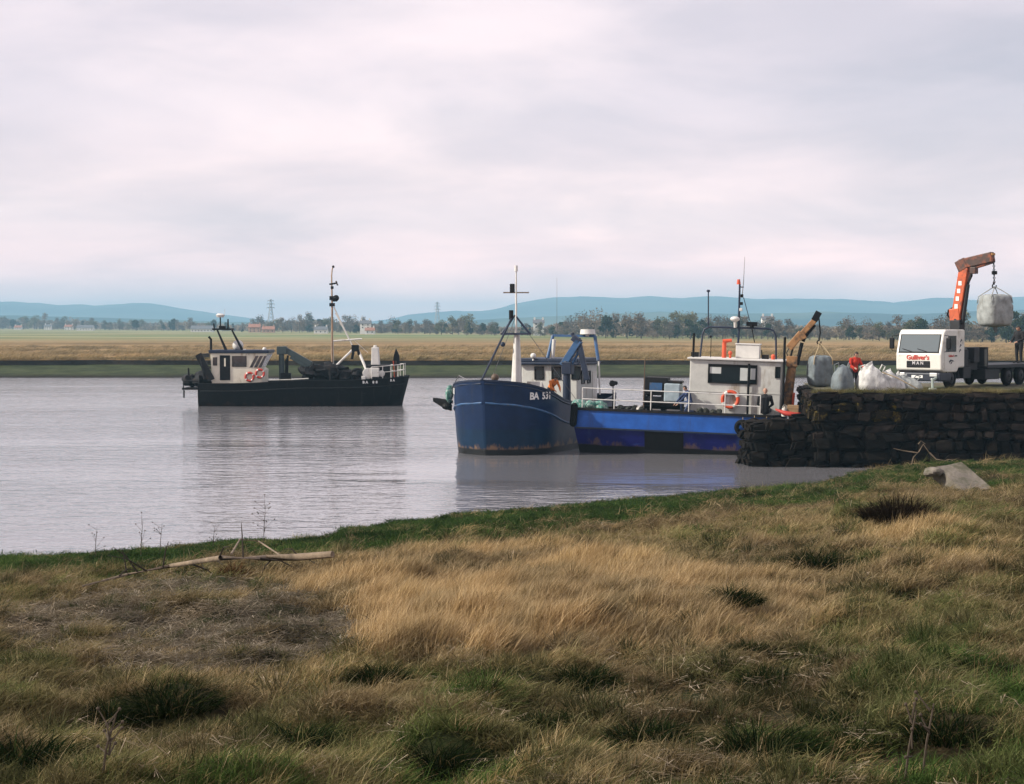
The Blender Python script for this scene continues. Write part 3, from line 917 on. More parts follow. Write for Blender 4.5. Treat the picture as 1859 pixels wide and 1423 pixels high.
# ------------------------------------------------------------------ blue fishing boat, bow towards the viewer
yaw = 22.0
bx0 = P(876, 828, 75.6); bx0.z = 0
fb = thing("fishing_boat", "dark blue fishing boat lettered BA 531 with a tall mast and its bow turned outward", "boat", bx0, (0, 0, R(90 - yaw)))
hx = [0, 0.25, 0.8, 1.6, 2.6, 4.0, 6.0, 8.0, 10.5, 12.5, 13.6]
sheer = [(0.06, 3.46), (0.72, 3.42), (1.62, 3.32), (2.16, 3.12), (2.44, 2.86), (2.50, 2.48), (2.52, 2.22), (2.52, 2.15), (2.45, 2.18), (2.2, 2.3), (1.9, 2.4)]
secs = []
for (hb, z), wl_, x in zip(sheer, [0.05, 0.58, 1.38, 1.96, 2.26, 2.36, 2.34, 2.34, 2.25, 1.9, 1.6], hx):
    secs.append([(hb, z), (max(0.05, hb * 0.985), z - 1.02), (max(0.05, 0.5 * (hb * 0.96 + wl_ * 1.02)), 0.75), (wl_, 0.0), (wl_ * 0.8, -0.8)])
FH = Hull(hx, secs, [0.0, 0.12, 0.22, 0.36, 0.6], 0.0)
fhull = FH.build(fb, hull_paint("blue_hull_paint", (0.0045, 0.019, 0.062), (0.0045, 0.023, 0.056), (0.012, 0.013, 0.014), 1.2, 0.28, (0.20, 0.12, 0.07)), navy, deckm, navy)
for side in (-1, 1):
    part("rubbing_strake", bluep, fb, lambda m: m.tube(FH.rail(0.0, 13.4, 1.03, side), 0.055, 6), smooth=True)
    part("spray_rail", navy, fb, lambda m: m.tube(FH.rail(0.0, 13.4, 0.14, side), 0.04, 6), smooth=True)
# registration on both bows
def hull_text(H, root, body, x_start, step, z, side, size, direction):
    for k, ch in enumerate(body):
        if ch == " ": continue
        p, tx, tz, nrm = H.frame(x_start + direction * step * k, z, side)
        text(ch, size, letterm, root, basis(tx * direction, nrm, p), "letter", 0.006, bold=0.012)
hull_text(FH, fb, "BA 531", 1.2, 0.225, 2.72, -1, 0.46, 1)
hull_text(FH, fb, "BA 531", 1.95, 0.17, 2.90, 1, 0.40, -1)
# mast
MX = 3.9
def mp(px, py): return L(fb, px, py, 0, MX)
top = mp(937, 483)
part("mast", white, fb, lambda m: (m.cyl((MX, top.y, 1.5), (MX, top.y, 5.6), 0.085, 0.075), m.cyl((MX, top.y, 5.6), (MX, top.y, top.z - 0.2), 0.06, 0.035), m.cyl((MX, top.y, top.z - 0.25), (MX, top.y, top.z + 0.03), 0.09, 0.08)), smooth=True)
y0 = top.y
def mz(py): return mp(937, py).z
part("mast_casing", white, fb, lambda m: m.cyl((MX + 0.35, y0 + 0.12, 1.5), (MX + 0.35, y0 + 0.10, mz(604)), 0.36, 0.14, 12), smooth=True)
part("yard", brownm, fb, lambda m: m.cyl(mp(914, 531), mp(960, 531), 0.035, n=6))
part("mast_lamp", blackp, fb, lambda m: m.box(mp(930, 523), (0.2, 0.2, 0.42)), bevel=0.03)
part("mast_lamp", blackp, fb, lambda m: m.cyl(mp(928, 580), mp(928, 563), 0.11))
def spread(m):
    a, b, c = mp(911, 606), mp(962, 606), mp(935, 572)
    m.beam(a, b, 0.35, 0.10); m.cyl(c, a, 0.05, n=6); m.cyl(c, b, 0.05, n=6)
part("spreader", navy, fb, spread)
part("forestay", navy, fb, lambda m: (m.cyl(mp(930, 575), FH.pt(1.6, 0, 1) + Vector((0.2, -1.2, 0.0)), 0.05, n=8), m.sphere(mp(913, 625), 0.12)))
part("side_stay", steelw, fb, lambda m: (m.cyl(mp(936, 575), FH.pt(6.0, 0, 1), 0.014, n=5), m.cyl(mp(938, 575), FH.pt(6.0, 0, -1), 0.014, n=5)))
part("companion_hatch", white, fb, lambda m: m.prism([(MX + 0.6, 1.3), (MX + 1.9, 1.3), (MX + 1.9, 2.3), (MX + 0.75, 3.3)], y0 - 1.05, y0 - 0.25, 1), bevel=0.03)
part("windlass", brownm, fb, lambda m: (m.cyl((2.6, 0.75, 2.75), (2.6, -0.1, 2.75), 0.22), m.box((2.6, 0.3, 2.45), (0.5, 0.9, 0.6)), m.cyl((2.6, 0.95, 2.75), (2.6, 0.75, 2.75), 0.34)), smooth=True)
part("vent", brownm, fb, lambda m: (m.cyl((3.3, 0.75, 2.0), (3.3, 0.75, 3.45), 0.13), m.sphere((3.3, 0.75, 3.5), 0.19)), smooth=True)
part("bow_rail", steelw, fb, lambda m: m.tube([FH.pt(0.3, 0, 1) + Vector((0, 0, 0.03)), FH.pt(0.8, 0, 1) + Vector((0, -0.1, 0.33)), FH.pt(1.8, 0, 1) + Vector((0, -0.1, 0.3)), FH.pt(2.4, 0, 1) + Vector((0, -0.1, 0.02))], 0.02, 6))
# wheelhouse
WX = 8.9
wl0, wr0 = 1.62, -1.42
wz1 = L(fb, 990, 662, 0, WX).z; wz0 = 1.35
def wh(m):
    m.span((WX, wr0, wz0), (WX + 3.1, wl0, wz1))
wheel = part("wheelhouse", greyw, fb, wh, bevel=0.06)
part("roof", navy, fb, lambda m: (m.span((WX - 0.28, wr0 - 0.15, wz1 + 0.004), (WX + 3.3, wl0 + 0.15, wz1 + 0.13)), m.span((WX - 0.2, wr0 - 0.08, wz1 + 0.13), (WX + 3.2, wl0 + 0.08, wz1 + 0.33))), bevel=0.04)
for px_, w_ in ((979, 0.46), (1010, 0.46), (1046, 0.46)):
    q = L(fb, px_, 677, 0, WX)
    window(wheel, (WX, q.y, q.z), w_, 0.62, 'x-')
for xx in (0.8, 1.7):
    window(wheel, (WX + xx, wr0, wz1 - 0.65), 0.42, 0.6, 'y-')
part("door", white, wheel, lambda m: m.box((WX + 2.6, wr0 - 0.02, wz0 + 1.4), (0.6, 0.06, 1.75)), bevel=0.02)
def gan(m):
    a, b = L(fb, 994, 650, 0, WX + 0.5), L(fb, 1004, 609, 0, WX + 0.9)
    c, d = L(fb, 1080, 610, 0, WX + 0.9), L(fb, 1086, 655, 0, WX + 0.6)
    m.tube([a, b], 0.09); m.tube([d, c], 0.09); m.beam(b, c, 0.12, 0.12)
part("gantry", bluep, fb, gan)
rq = L(fb, 1067, 607, 0, WX + 0.9)
part("radar_scanner", white, fb, lambda m: (m.cyl(rq + Vector((0, 0, 0.02)), rq + Vector((0, 0, 0.26)), 0.40, 0.36, 16), m.cyl(rq - Vector((0, 0, 0.1)), rq + Vector((0, 0, 0.02)), 0.12)), smooth=True)
aq = L(fb, 1011, 600, 0, WX + 0.9)
part("whip_aerial", steelw, fb, lambda m: (m.cyl(aq, aq + Vector((0, 0, 0.35)), 0.03), m.cyl(aq + Vector((0, 0, 0.35)), aq + Vector((0, 0, 2.7)), 0.009, 0.005, 5)))
part("exhaust_pipe", white, fb, lambda m: m.cyl(L(fb, 1003, 652, 0, WX + 0.7), L(fb, 1006, 616, 0, WX + 0.7), 0.10))
part("drain_pipe", white, fb, lambda m: m.cyl(L(fb, 1087, 655, 0, WX + 1.6), L(fb, 1089, 716, 0, WX + 1.6), 0.05))
sq = L(fb, 968, 651, 0, WX - 0.2)
part("searchlight", white, fb, lambda m: (m.sphere(sq + Vector((0, 0, 0.14)), 0.15), m.cyl(sq - Vector((0, 0, 0.1)), sq + Vector((0, 0, 0.05)), 0.05)), smooth=True)
# deck crane
CX = 6.9
def cp_(px, py): return L(fb, px, py, 0, CX)
cb = cp_(1029, 712)
crane = part("deck_crane", navy, fb, lambda m: (m.cyl((CX, cb.y, 1.3), cp_(1029, 655), 0.22, 0.18, 12), m.box(cp_(1031, 668), (0.5, 0.5, 0.6))), bevel=0.03)
part("boom", bluep, crane, lambda m: (m.beam(cp_(1022, 664), cp_(1052, 618), 0.30, 0.34), m.cyl(cp_(1036, 665), cp_(1054, 632), 0.07)), bevel=0.03)
part("jib", navy, crane, lambda m: (m.beam(cp_(1049, 614), cp_(1066, 690), 0.2, 0.26), m.beam(cp_(1040, 612), cp_(1053, 622), 0.3, 0.3), m.cyl(cp_(1039, 604), cp_(1044, 622), 0.09)), bevel=0.03)
part("hose", blackp, crane, lambda m: m.tube([cp_(1045, 622), cp_(1058, 640), cp_(1060, 662), cp_(1050, 690)], 0.03, 6))
part("deck_gear", blacks, fb, lambda m: (m.span((6.2, -1.2, 1.25), (7.6, 0.2, 2.3)), m.cyl((6.6, -1.7, 1.9), (6.6, -0.6, 1.9), 0.35), m.span((5.2, 0.3, 1.4), (6.0, 1.5, 2.05))), bevel=0.04)
# anchor and green net slung outside the starboard bow
ar = FH.at(2.0, 2.35, 1)
anc = thing("anchor", "black anchor hung outside the dark blue boat's bow", "anchor", MW[fb.name] @ (ar + Vector((0, 0.12, 0))), (0, 0, R(90 - yaw)))
part("stock", blackp, anc, lambda m: m.beam((0.05, 0.0, 0.0), (-0.05, 0.85, 0.12), 0.12, 0.16), bevel=0.03)
part("fluke", blackp, anc, lambda m: (m.prism([(0.05, -0.42), (0.52, -0.24), (0.98, 0.02), (0.98, 0.20), (0.55, 0.14), (0.1, 0.10)], -0.10, 0.10, 0), m.sphere((0, 0.28, -0.2), 0.22, sc=(1, 1.2, 0.8))), bevel=0.02)
part("shank", blackp, anc, lambda m: m.cyl((0, 0.25, 0.05), (-0.1, -0.1, 0.75), 0.05))
nb = FH.pt(2.0, 0, 1)
net = MB(); lumpy(net, (0, 0.05, -0.32), (0.30, 0.18, 0.42), 3)
no = net.build("net_bundle", netm, smooth=True); no.location = MW[fb.name] @ (nb + Vector((-0.1, 0.14, 0.05))); no.rotation_euler = (0, 0, R(90 - yaw))
tag(no, "dark green net bundle slung over the dark blue boat's bow", "net")

# ------------------------------------------------------------------ blue workboat lying along the quay
wyaw, trim = 12.0, 1.7
wb = thing("workboat", "bright blue flat sided workboat with a white wheelhouse moored at the stone quay", "boat", ((1041 - 929.5) / FPX * 77.5, 77.5, 0.0), (0, R(trim), R(-wyaw)))
def W(px, py, y=0.12): return L(wb, px, py, 1, y)
WLN = 9.7; WBM = 4.3
ZD = W(1046, 743, 0.12).z; ZC = W(1046, 775, 0.0).z
cut = math.tan(R(wyaw + yaw))          # left end lies parallel to its neighbour's side
def plan(y): return y * cut * 0.98
def hullpts(y_in, z, e=0.0):
    return [(plan(y_in) + e * 0, y_in, z), (WLN - 0.5, y_in, z), (WLN, y_in + 0.6, z), (WLN, WBM - y_in * 0.3, z), (plan(WBM) + e, WBM - y_in * 0.3, z)]
hb_ = MB()
lv = [hullpts(0.10, ZD), hullpts(0.0, ZC), hullpts(0.42, -0.15), hullpts(0.6, -0.9)]
vs = [p for l in lv for p in l]; fs = []
for j in range(3):
    for k in range(5): fs.append((j * 5 + k, j * 5 + (k + 1) % 5, j * 5 + 5 + (k + 1) % 5, j * 5 + 5 + k))
fs += [(0, 1, 2, 3, 4), (15, 16, 17, 18, 19)]
hb_.add(vs, fs)
wbhull = hb_.build("hull", hull_paint("workboat_paint", (0.015, 0.085, 0.34), (0.007, 0.009, 0.11), (0.008, 0.008, 0.009), ZC - 0.02, 0.42, (0.11, 0.07, 0.06), 0.4), wb)  # lower side slopes inward; its shade is put into the darker blue
dkm = MB(); dkm.add([(p[0], p[1], ZD + 0.004) for p in hullpts(0.14, ZD)], [(0, 1, 2, 3, 4)]); dkm.build("deck", deckm, wb)
part("gunwale", blacks, wb, lambda m: (m.beam((0.1, 0.10, ZD + 0.04), (WLN - 0.5, 0.10, ZD + 0.04), 0.16, 0.12), m.beam((WLN - 0.5, 0.10, ZD + 0.04), (WLN, 0.7, ZD + 0.04), 0.16, 0.12),
     m.beam((0.1, 0.12, ZD + 0.04), (plan(WBM), WBM, ZD + 0.04), 0.16, 0.12), m.beam((plan(WBM), WBM - 0.05, ZD + 0.04), (WLN, WBM - 0.05, ZD + 0.04), 0.16, 0.12)))
part("chine_strake", navy, wb, lambda m: m.beam((0.1, -0.02, ZC - 0.02), (WLN - 0.5, -0.02, ZC - 0.02), 0.08, 0.07))
a, b = W(1170, 783, 0.0), W(1240, 806, 0.0)
part("side_plate", blackp, wb, lambda m: m.add([(a.x, -0.03, ZC - 0.06), (b.x, -0.03, ZC - 0.06), (b.x, 0.27, 0.3), (a.x, 0.27, 0.3), (a.x, 0.3, ZC - 0.06), (b.x, 0.3, ZC - 0.06), (b.x, 0.5, 0.3), (a.x, 0.5, 0.3)],
     [(0, 1, 2, 3), (4, 5, 6, 7), (0, 1, 5, 4), (3, 2, 6, 7), (0, 3, 7, 4), (1, 2, 6, 5)]))
# railing
r0, r1 = W(1058, 704), W(1381, 718)
l0, l1 = W(1058, 724), W(1381, 738)
part("railing", white, wb, lambda m: (m.tube([r0, r1], 0.028, 6), m.tube([l0, l1], 0.028, 6)))
for px_ in (1058, 1117, 1184, 1253, 1318, 1381):
    t = (px_ - 1058) / (1381 - 1058); q = r0.lerp(r1, t)
    part("stanchion", white, wb, lambda m: m.cyl((q.x, 0.12, ZD), (q.x, 0.12, q.z + 0.02), 0.026, n=6))
# wheelhouse
WY = 0.95
a, b = W(1253, 652, WY), W(1419, 662, WY)
zr = a.z
hx0, hx1 = a.x, b.x
whs = part("wheelhouse", greyw, wb, lambda m: m.span((hx0, WY, ZD - 0.1), (hx1, WY + 2.7, zr)), bevel=0.04)
part("roof", white, wb, lambda m: m.span((hx0 - 0.12, WY - 0.14, zr + 0.003), (hx1 + 0.12, WY + 2.85, zr + 0.10)), bevel=0.03)
part("belt_seam", greyw, whs, lambda m: m.span((hx0, WY - 0.02, ZD + 1.02), (hx1, WY - 0.001, ZD + 1.07)))
a, b = W(1287, 661, WY), W(1373, 697, WY)
wsx, wsz = b.x - a.x, a.z - b.z
wc = Vector(((a.x + b.x) / 2, WY, (a.z + b.z) / 2))
wf = window(whs, wc, wsx, wsz, 'y-', blackp, 0.07)
painted_reflection = mat("reflection_white", (0.50, 0.52, 0.50), 0.7, var=0.1)
for p0, p1, y_0, y_1 in ((1289, 1309, 665, 679), (1344, 1358, 667, 692), (1363, 1371, 668, 690)):  # white reflections in the dark pane, laid on as pale strips
    q0, q1 = W(p0, y_0, WY), W(p1, y_1, WY)
    part("painted_reflection", painted_reflection, wf, lambda m: m.span((q0.x, WY - 0.022, min(q0.z, q1.z) + 0.02), (q1.x, WY - 0.014, max(q0.z, q1.z) - 0.02)))
a = W(1412, 676, WY)
window(whs, (a.x, WY, a.z), 0.22, 0.5, 'y-')
q0, q1 = W(1360, 660, WY - 0.12), W(1360, 742, WY - 0.12)
part("stay_post", blackp, wb, lambda m: m.cyl((q0.x, WY - 0.12, ZD), (q0.x, WY - 0.12, q0.z), 0.055))
q0, q1 = W(1425, 612, WY - 0.1), W(1421, 742, WY - 0.1)
part("exhaust_stack", blackp, wb, lambda m: (m.cyl((q1.x, WY - 0.1, ZD), q0, 0.06)))
q0 = W(1260, 605, WY + 0.2)
part("exhaust_stack", blackp, wb, lambda m: m.cyl((q0.x, WY + 0.2, zr + 0.1), q0, 0.055))
# gantry over the roof
GY = WY + 1.3
def g(px, py): return W(px, py, GY)
g0 = g(1271, 648); g1 = g(1409, 655)
zt = g(1340, 595).z
part("gantry", navy, wb, lambda m: m.tube([(g0.x, GY, zr + 0.1), (g0.x + 0.08, GY, zt - 0.35), (g0.x + 0.16, GY, zt - 0.1), (g0.x + 0.4, GY, zt), (g1.x - 0.4, GY, zt), (g1.x - 0.16, GY, zt - 0.1), (g1.x - 0.05, GY, zt - 0.35), (g1.x, GY, zr + 0.1)], 0.045, 8), smooth=True)
part("gantry_leg", navy, wb, lambda m: m.cyl((g(1338, 650).x, GY, zr + 0.1), (g(1338, 650).x + 0.05, GY, zt), 0.05))
part("aerial_pole", navy, wb, lambda m: (m.cyl(g(1286, 594), g(1286, 530), 0.03), m.sphere(g(1286, 528), 0.09, sc=(1, 1, 0.7))))
mast2 = part("mast", navy, wb, lambda m: (m.cyl(g(1341, 596), g(1343, 516), 0.055, 0.045), m.cyl(g(1350, 540), g(1361, 582), 0.02, n=6), m.cyl(g(1343, 521), g(1350, 521), 0.03, n=6)))
part("whip_aerial", steelw, mast2, lambda m: m.tube([g(1347, 540), g(1350, 510), g(1352, 466)], [0.022, 0.018, 0.008], 6))
part("lamp", orange, mast2, lambda m: m.cyl(g(1341, 516), g(1341, 507), 0.10, 0.07), smooth=True)
part("lamp", blackp, mast2, lambda m: (m.box(g(1347, 537), (0.13, 0.13, 0.16)), m.box(g(1346, 551), (0.14, 0.14, 0.14))), bevel=0.02)
part("lamp", white, mast2, lambda m: m.box(g(1345, 562), (0.14, 0.14, 0.14)), bevel=0.02)
part("radar_dome", white, wb, lambda m: (m.sphere(g(1335, 579) + Vector((0, -0.2, 0)), 0.23, sc=(1, 1, 0.55)), m.cyl(g(1335, 594) + Vector((0, -0.1, 0)), g(1335, 582) + Vector((0, -0.2, 0)), 0.07)), smooth=True)
part("radar_scanner", blackp, wb, lambda m: (m.box(g(1365, 588), (0.52, 0.16, 0.20)), m.cyl(g(1365, 596), g(1365, 590), 0.1), m.cyl(g(1365, 596), g(1370, 622), 0.025, n=6)), bevel=0.04)
q = g(1244 + 46, 647)
part("roof_lamp", blackp, wb, lambda m: (m.cyl((q.x, GY, zr + 0.1), (q.x, GY, g(1290, 612).z), 0.018, n=6), m.sphere(g(1290, 611), 0.06)))
q0 = g(1316, 618)
part("cowl_vent", orange, wb, lambda m: (m.cyl((q0.x, GY - 0.2, zr + 0.1), (q0.x, GY - 0.2, q0.z - 0.05), 0.11, 0.095, 12), m.cyl((q0.x - 0.08, GY - 0.2, q0.z - 0.04), (q0.x + 0.34, GY - 0.2, q0.z + 0.02), 0.10, 0.075, 12)), smooth=True)
part("cowl_vent", orange, wb, lambda m: (m.cyl((g(1327, 650).x, GY - 0.5, zr + 0.1), (g(1327, 650).x, GY - 0.5, zr + 0.28), 0.06), m.sphere((g(1327, 650).x, GY - 0.5, zr + 0.34), 0.10)), smooth=True)
part("cowl_vent", orange, wb, lambda m: (m.cyl((g(1405, 650).x, GY - 0.7, zr + 0.1), (g(1405, 650).x, GY - 0.7, zr + 0.22), 0.09), m.sphere((g(1405, 650).x, GY - 0.7, zr + 0.25), 0.10)), smooth=True)
a, b = W(1337, 624, GY), W(1380, 624, GY)
part("roof_box", white, wb, lambda m: (m.span((a.x, GY - 0.3, zr + 0.104), (b.x, GY + 0.6, a.z - 0.03)), m.span((a.x - 0.04, GY - 0.34, a.z - 0.026), (b.x + 0.04, GY + 0.64, a.z + 0.03))), bevel=0.02)
part("roof_gear", blacks, wb, lambda m: (m.span((g(1385, 640).x, GY - 0.3, zr + 0.104), (g(1396, 640).x, GY + 0.2, zr + 0.30)), m.box((g(1262, 640).x + 0.05, GY - 0.5, zr + 0.22), (0.35, 0.3, 0.22)), m.cyl((g(1385, 640).x, GY - 0.3, zr + 0.1), (g(1383, 640).x, GY - 0.3, zr + 0.52), 0.03)), bevel=0.02)
# deck engine and winch amidships
a, b = W(1172, 684, 1.5), W(1213, 700, 1.5)
part("winch_house", blacks, wb, lambda m: (m.span((a.x, 1.2, ZD + 0.75), (b.x, 2.4, a.z)), m.span((a.x + 0.1, 1.3, ZD), (a.x + 0.3, 2.2, ZD + 0.76)), m.span((b.x - 0.3, 1.3, ZD), (b.x - 0.1, 2.2, ZD + 0.76))), bevel=0.04)
part("tarpaulin", bluep, wb, lambda m: m.span((a.x + 0.25, 1.14, ZD + 0.95), (b.x - 0.25, 1.195, a.z - 0.25)))
part("winch_drum", blackp, wb, lambda m: (m.cyl((a.x + 0.1, 1.0, ZD + 0.42), (b.x + 0.75, 1.0, ZD + 0.42), 0.30, n=14), m.cyl((a.x + 0.05, 1.0, ZD + 0.42), (a.x + 0.1, 1.0, ZD + 0.42), 0.42, n=14), m.cyl((b.x + 0.75, 1.0, ZD + 0.42), (b.x + 0.8, 1.0, ZD + 0.42), 0.42, n=14)), smooth=True)
a, b = W(1208, 700, 1.1), W(1236, 720, 1.1)
part("engine_box", mat("pale_blue_paint", (0.30, 0.37, 0.40), 0.6), wb, lambda m: m.span((a.x, 0.62, ZD + 0.5), (b.x, 1.9, a.z + 0.12)), bevel=0.05)
part("engine_lid", blacks, wb, lambda m: m.span((a.x + 0.1, 0.9, a.z + 0.13), (b.x + 0.05, 1.8, a.z + 0.24)), bevel=0.02)
q0 = W(1171, 652, 0.5)
part("flag_pole", brownm, wb, lambda m: m.cyl((q0.x, 0.5, ZD), q0, 0.035, 0.025, n=6))
q0 = W(1113, 696, 0.14)
part("spotlight", blackp, wb, lambda m: (m.cyl((q0.x - 0.02, 0.05, q0.z), (q0.x - 0.02, 0.28, q0.z), 0.15, 0.10, 14), m.sphere((q0.x + 0.12, 0.2, q0.z + 0.02), 0.10), m.cyl((q0.x, 0.16, ZD), (q0.x, 0.16, q0.z), 0.025)), smooth=True)
# stern crane
KY = 2.0
def k_(px, py): return W(px, py, KY)
kb = k_(1440, 740)
crane = part("deck_crane", ochre, wb, lambda m: (m.cyl((kb.x - 0.35, KY, ZD), (k_(1438, 664).x, KY, k_(1438, 664).z), 0.26, 0.20, 12), m.box(k_(1438, 656), (0.5, 0.5, 0.5))), bevel=0.03)
part("lift_ram", blackp, crane, lambda m: (m.cyl(k_(1447, 662), k_(1456, 622), 0.09), m.cyl(k_(1432, 662), k_(1440, 628), 0.05), m.tube([k_(1433, 660), k_(1428, 640), k_(1438, 622)], 0.025, 6)))
part("boom", ochre, crane, lambda m: (m.beam(k_(1432, 632), k_(1456, 604), 0.28, 0.34), m.beam(k_(1454, 608), k_(1482, 578), 0.22, 0.26), m.beam(k_(1452, 602), k_(1459, 616), 0.3, 0.34)), bevel=0.03)
part("boom_tip", blackp, crane, lambda m: (m.beam(k_(1478, 582), k_(1487, 566), 0.28, 0.30), m.cyl(k_(1462, 612), k_(1480, 590), 0.06), m.cyl(k_(1458, 620), k_(1466, 598), 0.08)), bevel=0.03)
part("crane_base", orange, crane, lambda m: m.cyl((kb.x - 0.02, KY - 0.25, ZD + 0.35), (kb.x + 0.02, KY - 0.25, ZD + 1.1), 0.06))
# stern clutter
red_d = MB(); red_d.tube([W(1408, 743, 0.3), W(1425, 750, 0.1), W(1443, 753, 0.05), W(1460, 752, 0.15)], [0.04, 0.11, 0.12, 0.05], 8)
ro = red_d.build("fender_float", redp, smooth=True); ro.matrix_world = MW[wb.name]; tag(ro, "long red float lying on the workboat's stern edge by the quay", "float")
cr = MB(); q = W(1440, 735, 0.6); cr.box((q.x, 0.7, ZD + 0.32), (0.5, 0.5, 0.5))
for s in (-1, 1): cr.box((q.x, 0.7 + s * 0.251, ZD + 0.45), (0.52, 0.02, 0.08)); cr.box((q.x, 0.7 + s * 0.251, ZD + 0.2), (0.52, 0.02, 0.08))
o = cr.build("wooden_crate", mat("crate_wood", (0.32, 0.21, 0.11), 0.8, scale=6), bevel=0.01); o.matrix_world = MW[wb.name]; tag(o, "brown wooden crate at the foot of the ochre crane", "crate")
cr = MB(); q = W(1424, 736, 0.5); cr.cyl((q.x, 0.5, ZD + 0.04), (q.x + 0.02, 0.5, ZD + 0.42), 0.15, 0.13, 12); cr.cyl((q.x + 0.02, 0.5, ZD + 0.42), (q.x + 0.02, 0.5, ZD + 0.50), 0.06, 0.06, 8); cr.torus((q.x + 0.02, 0.5, ZD + 0.47), 0.10, 0.012, (0, 1, 0), 14, 5)
o = cr.build("drum", white, smooth=True); o.matrix_world = MW[wb.name]; tag(o, "small white drum on the workboat's stern beside the red float", "drum")
# lifebuoy on the wheelhouse front
q = W(1326, 725, WY - 0.02)
lb = thing("lifebuoy", "orange lifebuoy with white bands on the workboat's white wheelhouse", "lifebuoy", MW[wb.name] @ Vector((q.x, WY - 0.10, q.z)), (0, R(trim), R(-wyaw)))
part("ring", orange, lb, lambda m: m.torus((0, 0, 0), 0.36, 0.085, (0, 1, 0), 32, 10), smooth=True)
for k in range(4):
    part("band", white, lb, lambda m: m.torus((0, 0, 0), 0.36, 0.089, (0, 1, 0), 48, 10, arc=lambda i, k=k: (i - 6 - 12 * k) % 48 < 3), smooth=True)
part("grab_line", white, lb, lambda m: m.tube([(0.455 * math.cos(t * 0.19635), -0.02, (0.455 + 0.03 * abs(math.sin(t * 0.3927))) * math.sin(t * 0.19635)) for t in range(33)], 0.012, 5))
# nets and deck clutter along the workboat's side
for k, (px_, py_, sx, sz) in enumerate(((1052, 736, 0.42, 0.26), (1072, 737, 0.38, 0.24), (1091, 738, 0.4, 0.26))):
    q = W(px_, py_, 0.5); m = MB(); lumpy(m, (q.x, 0.55, ZD + sz * 0.75), (sx, 0.35, sz), 10 + k, 18, 12, 0.5)
    o = m.build("net_heap", netm, smooth=True); o.matrix_world = MW[wb.name]
    tag(o, ["green and white net heap on the workboat's deck, hard by the dark blue bow", "green net heap in the middle of the three on the workboat's deck", "green and white net heap farthest from the dark blue bow"][k], "net", "nets on the workboat's deck")
for k, px_ in enumerate((1128, 1140, 1152, 1163, 1272, 1282, 1295, 1306)):
    q = W(px_, 742, 0.4); m = MB(); lumpy(m, (q.x, 0.42, ZD + 0.12), (0.17, 0.2, random.uniform(0.12, 0.2)), 30 + k, 8, 6, 0.5)
    o = m.build("mussel_sack", mat("dark_sack", (0.035, 0.038, 0.03), 0.9, var=0.5, scale=8), smooth=True); o.matrix_world = MW[wb.name]
    tag(o, "small dark sack on the workboat's deck edge before the " + ("white wheelhouse" if px_ > 1200 else "blue covered winch"), "sack", "sacks along the deck before the " + ("wheelhouse" if px_ > 1200 else "winch"))
m = MB(); q = W(1162, 740, 0.35); lumpy(m, (q.x, 0.36, ZD + 0.14), (0.2, 0.14, 0.14), 77, 10, 7, 0.3); o = m.build("rope_coil", white, smooth=True); o.matrix_world = MW[wb.name]; tag(o, "white rope bundle on the deck edge under the railing", "rope")
# tyre fenders at the stern
for k, (px_, py_) in enumerate(((1348, 776), (1369, 773), (1391, 775))):
    q = W(px_, py_, -0.12)
    tf = thing("tyre_fender", "black tyre fender " + ["farthest from the quay", "in the middle of three", "nearest the quay"][k] + " on the bright blue hull", "tyre", MW[wb.name] @ Vector((q.x, -0.14 + (0.12 if py_ > 790 else 0), q.z)), (R(8), R(trim), R(-wyaw)), "tyres on the workboat's stern")
    part("tread", rubber, tf, lambda m: m.torus((0, 0, 0), 0.27, 0.115, (0, 1, 0), 20, 10), smooth=True)
    part("lashing", ropem, tf, lambda m: m.cyl((0, 0.02, 0.3), (0, 0.10, 0.46), 0.015, n=5))
# black roller fender between the two blue boats
q = W(1046, 752, -0.1)
m = MB(); m.cyl((q.x - 0.12, -0.16, q.z - 0.42), (q.x - 0.08, -0.16, q.z + 0.38), 0.17, 0.17, 14); m.sphere((q.x - 0.12, -0.16, q.z - 0.42), 0.17); m.sphere((q.x - 0.08, -0.16, q.z + 0.38), 0.17)
o = m.build("roller_fender", rubber, smooth=True); o.matrix_world = MW[wb.name]; tag(o, "black roller fender squeezed between the two blue boats", "fender")

# ------------------------------------------------------------------ black dredging boat under way
kb_ = thing("dredging_boat", "low black dredging boat with a cream wheelhouse out on the river", "boat", ((357 - 929.5) / FPX * 122.9, 122.9 + 2.3, 0), (0, 0, 0))
BY = -2.3
def B(px, py, y=BY): return L(kb_, px, py, 1, y)
LB = B(740, 690).x
hx = [0, 1.5, 4, 7, 10, 12.3, 13.8, 14.8, 15.4, LB]
tops = [B(357 + x * 24.4, yy).z for x, yy in zip(hx, (697, 697, 696, 692, 691, 690, 688, 686, 684, 683))]
secs = [[(hb, z), (hb * 0.99, z - 0.5), (hb * 0.97, 0.5), (w, 0), (w * 0.85, -0.8)] for hb, z, w in zip([2.0, 2.2, 2.3, 2.3, 2.3, 2.2, 1.9, 1.35, 0.75, 0.08], tops, [1.8, 2.0, 2.1, 2.15, 2.1, 1.95, 1.5, 0.95, 0.4, 0.05])]
KH = Hull(hx, secs, [0.0, 0.12, 0.45, 0.55, 0.8], hx[-1])
KH.build(kb_, hull_paint("black_hull_paint", (0.0055, 0.0055, 0.006), (0.005, 0.005, 0.0055), (0.007, 0.005, 0.005), 0.9, 0.08, (0.02, 0.010, 0.007), 0.6, 0.08), blackp, deckm, blackp, bulwark=0.9)
part("rubbing_strake", blackp, kb_, lambda m: m.tube(KH.rail(0.2, LB - 0.2, 0.55, -1), 0.06, 6))
hull_text(KH, kb_, "BA 88", 12.4, 0.24, B(668, 694).z, -1, 0.26, 1)
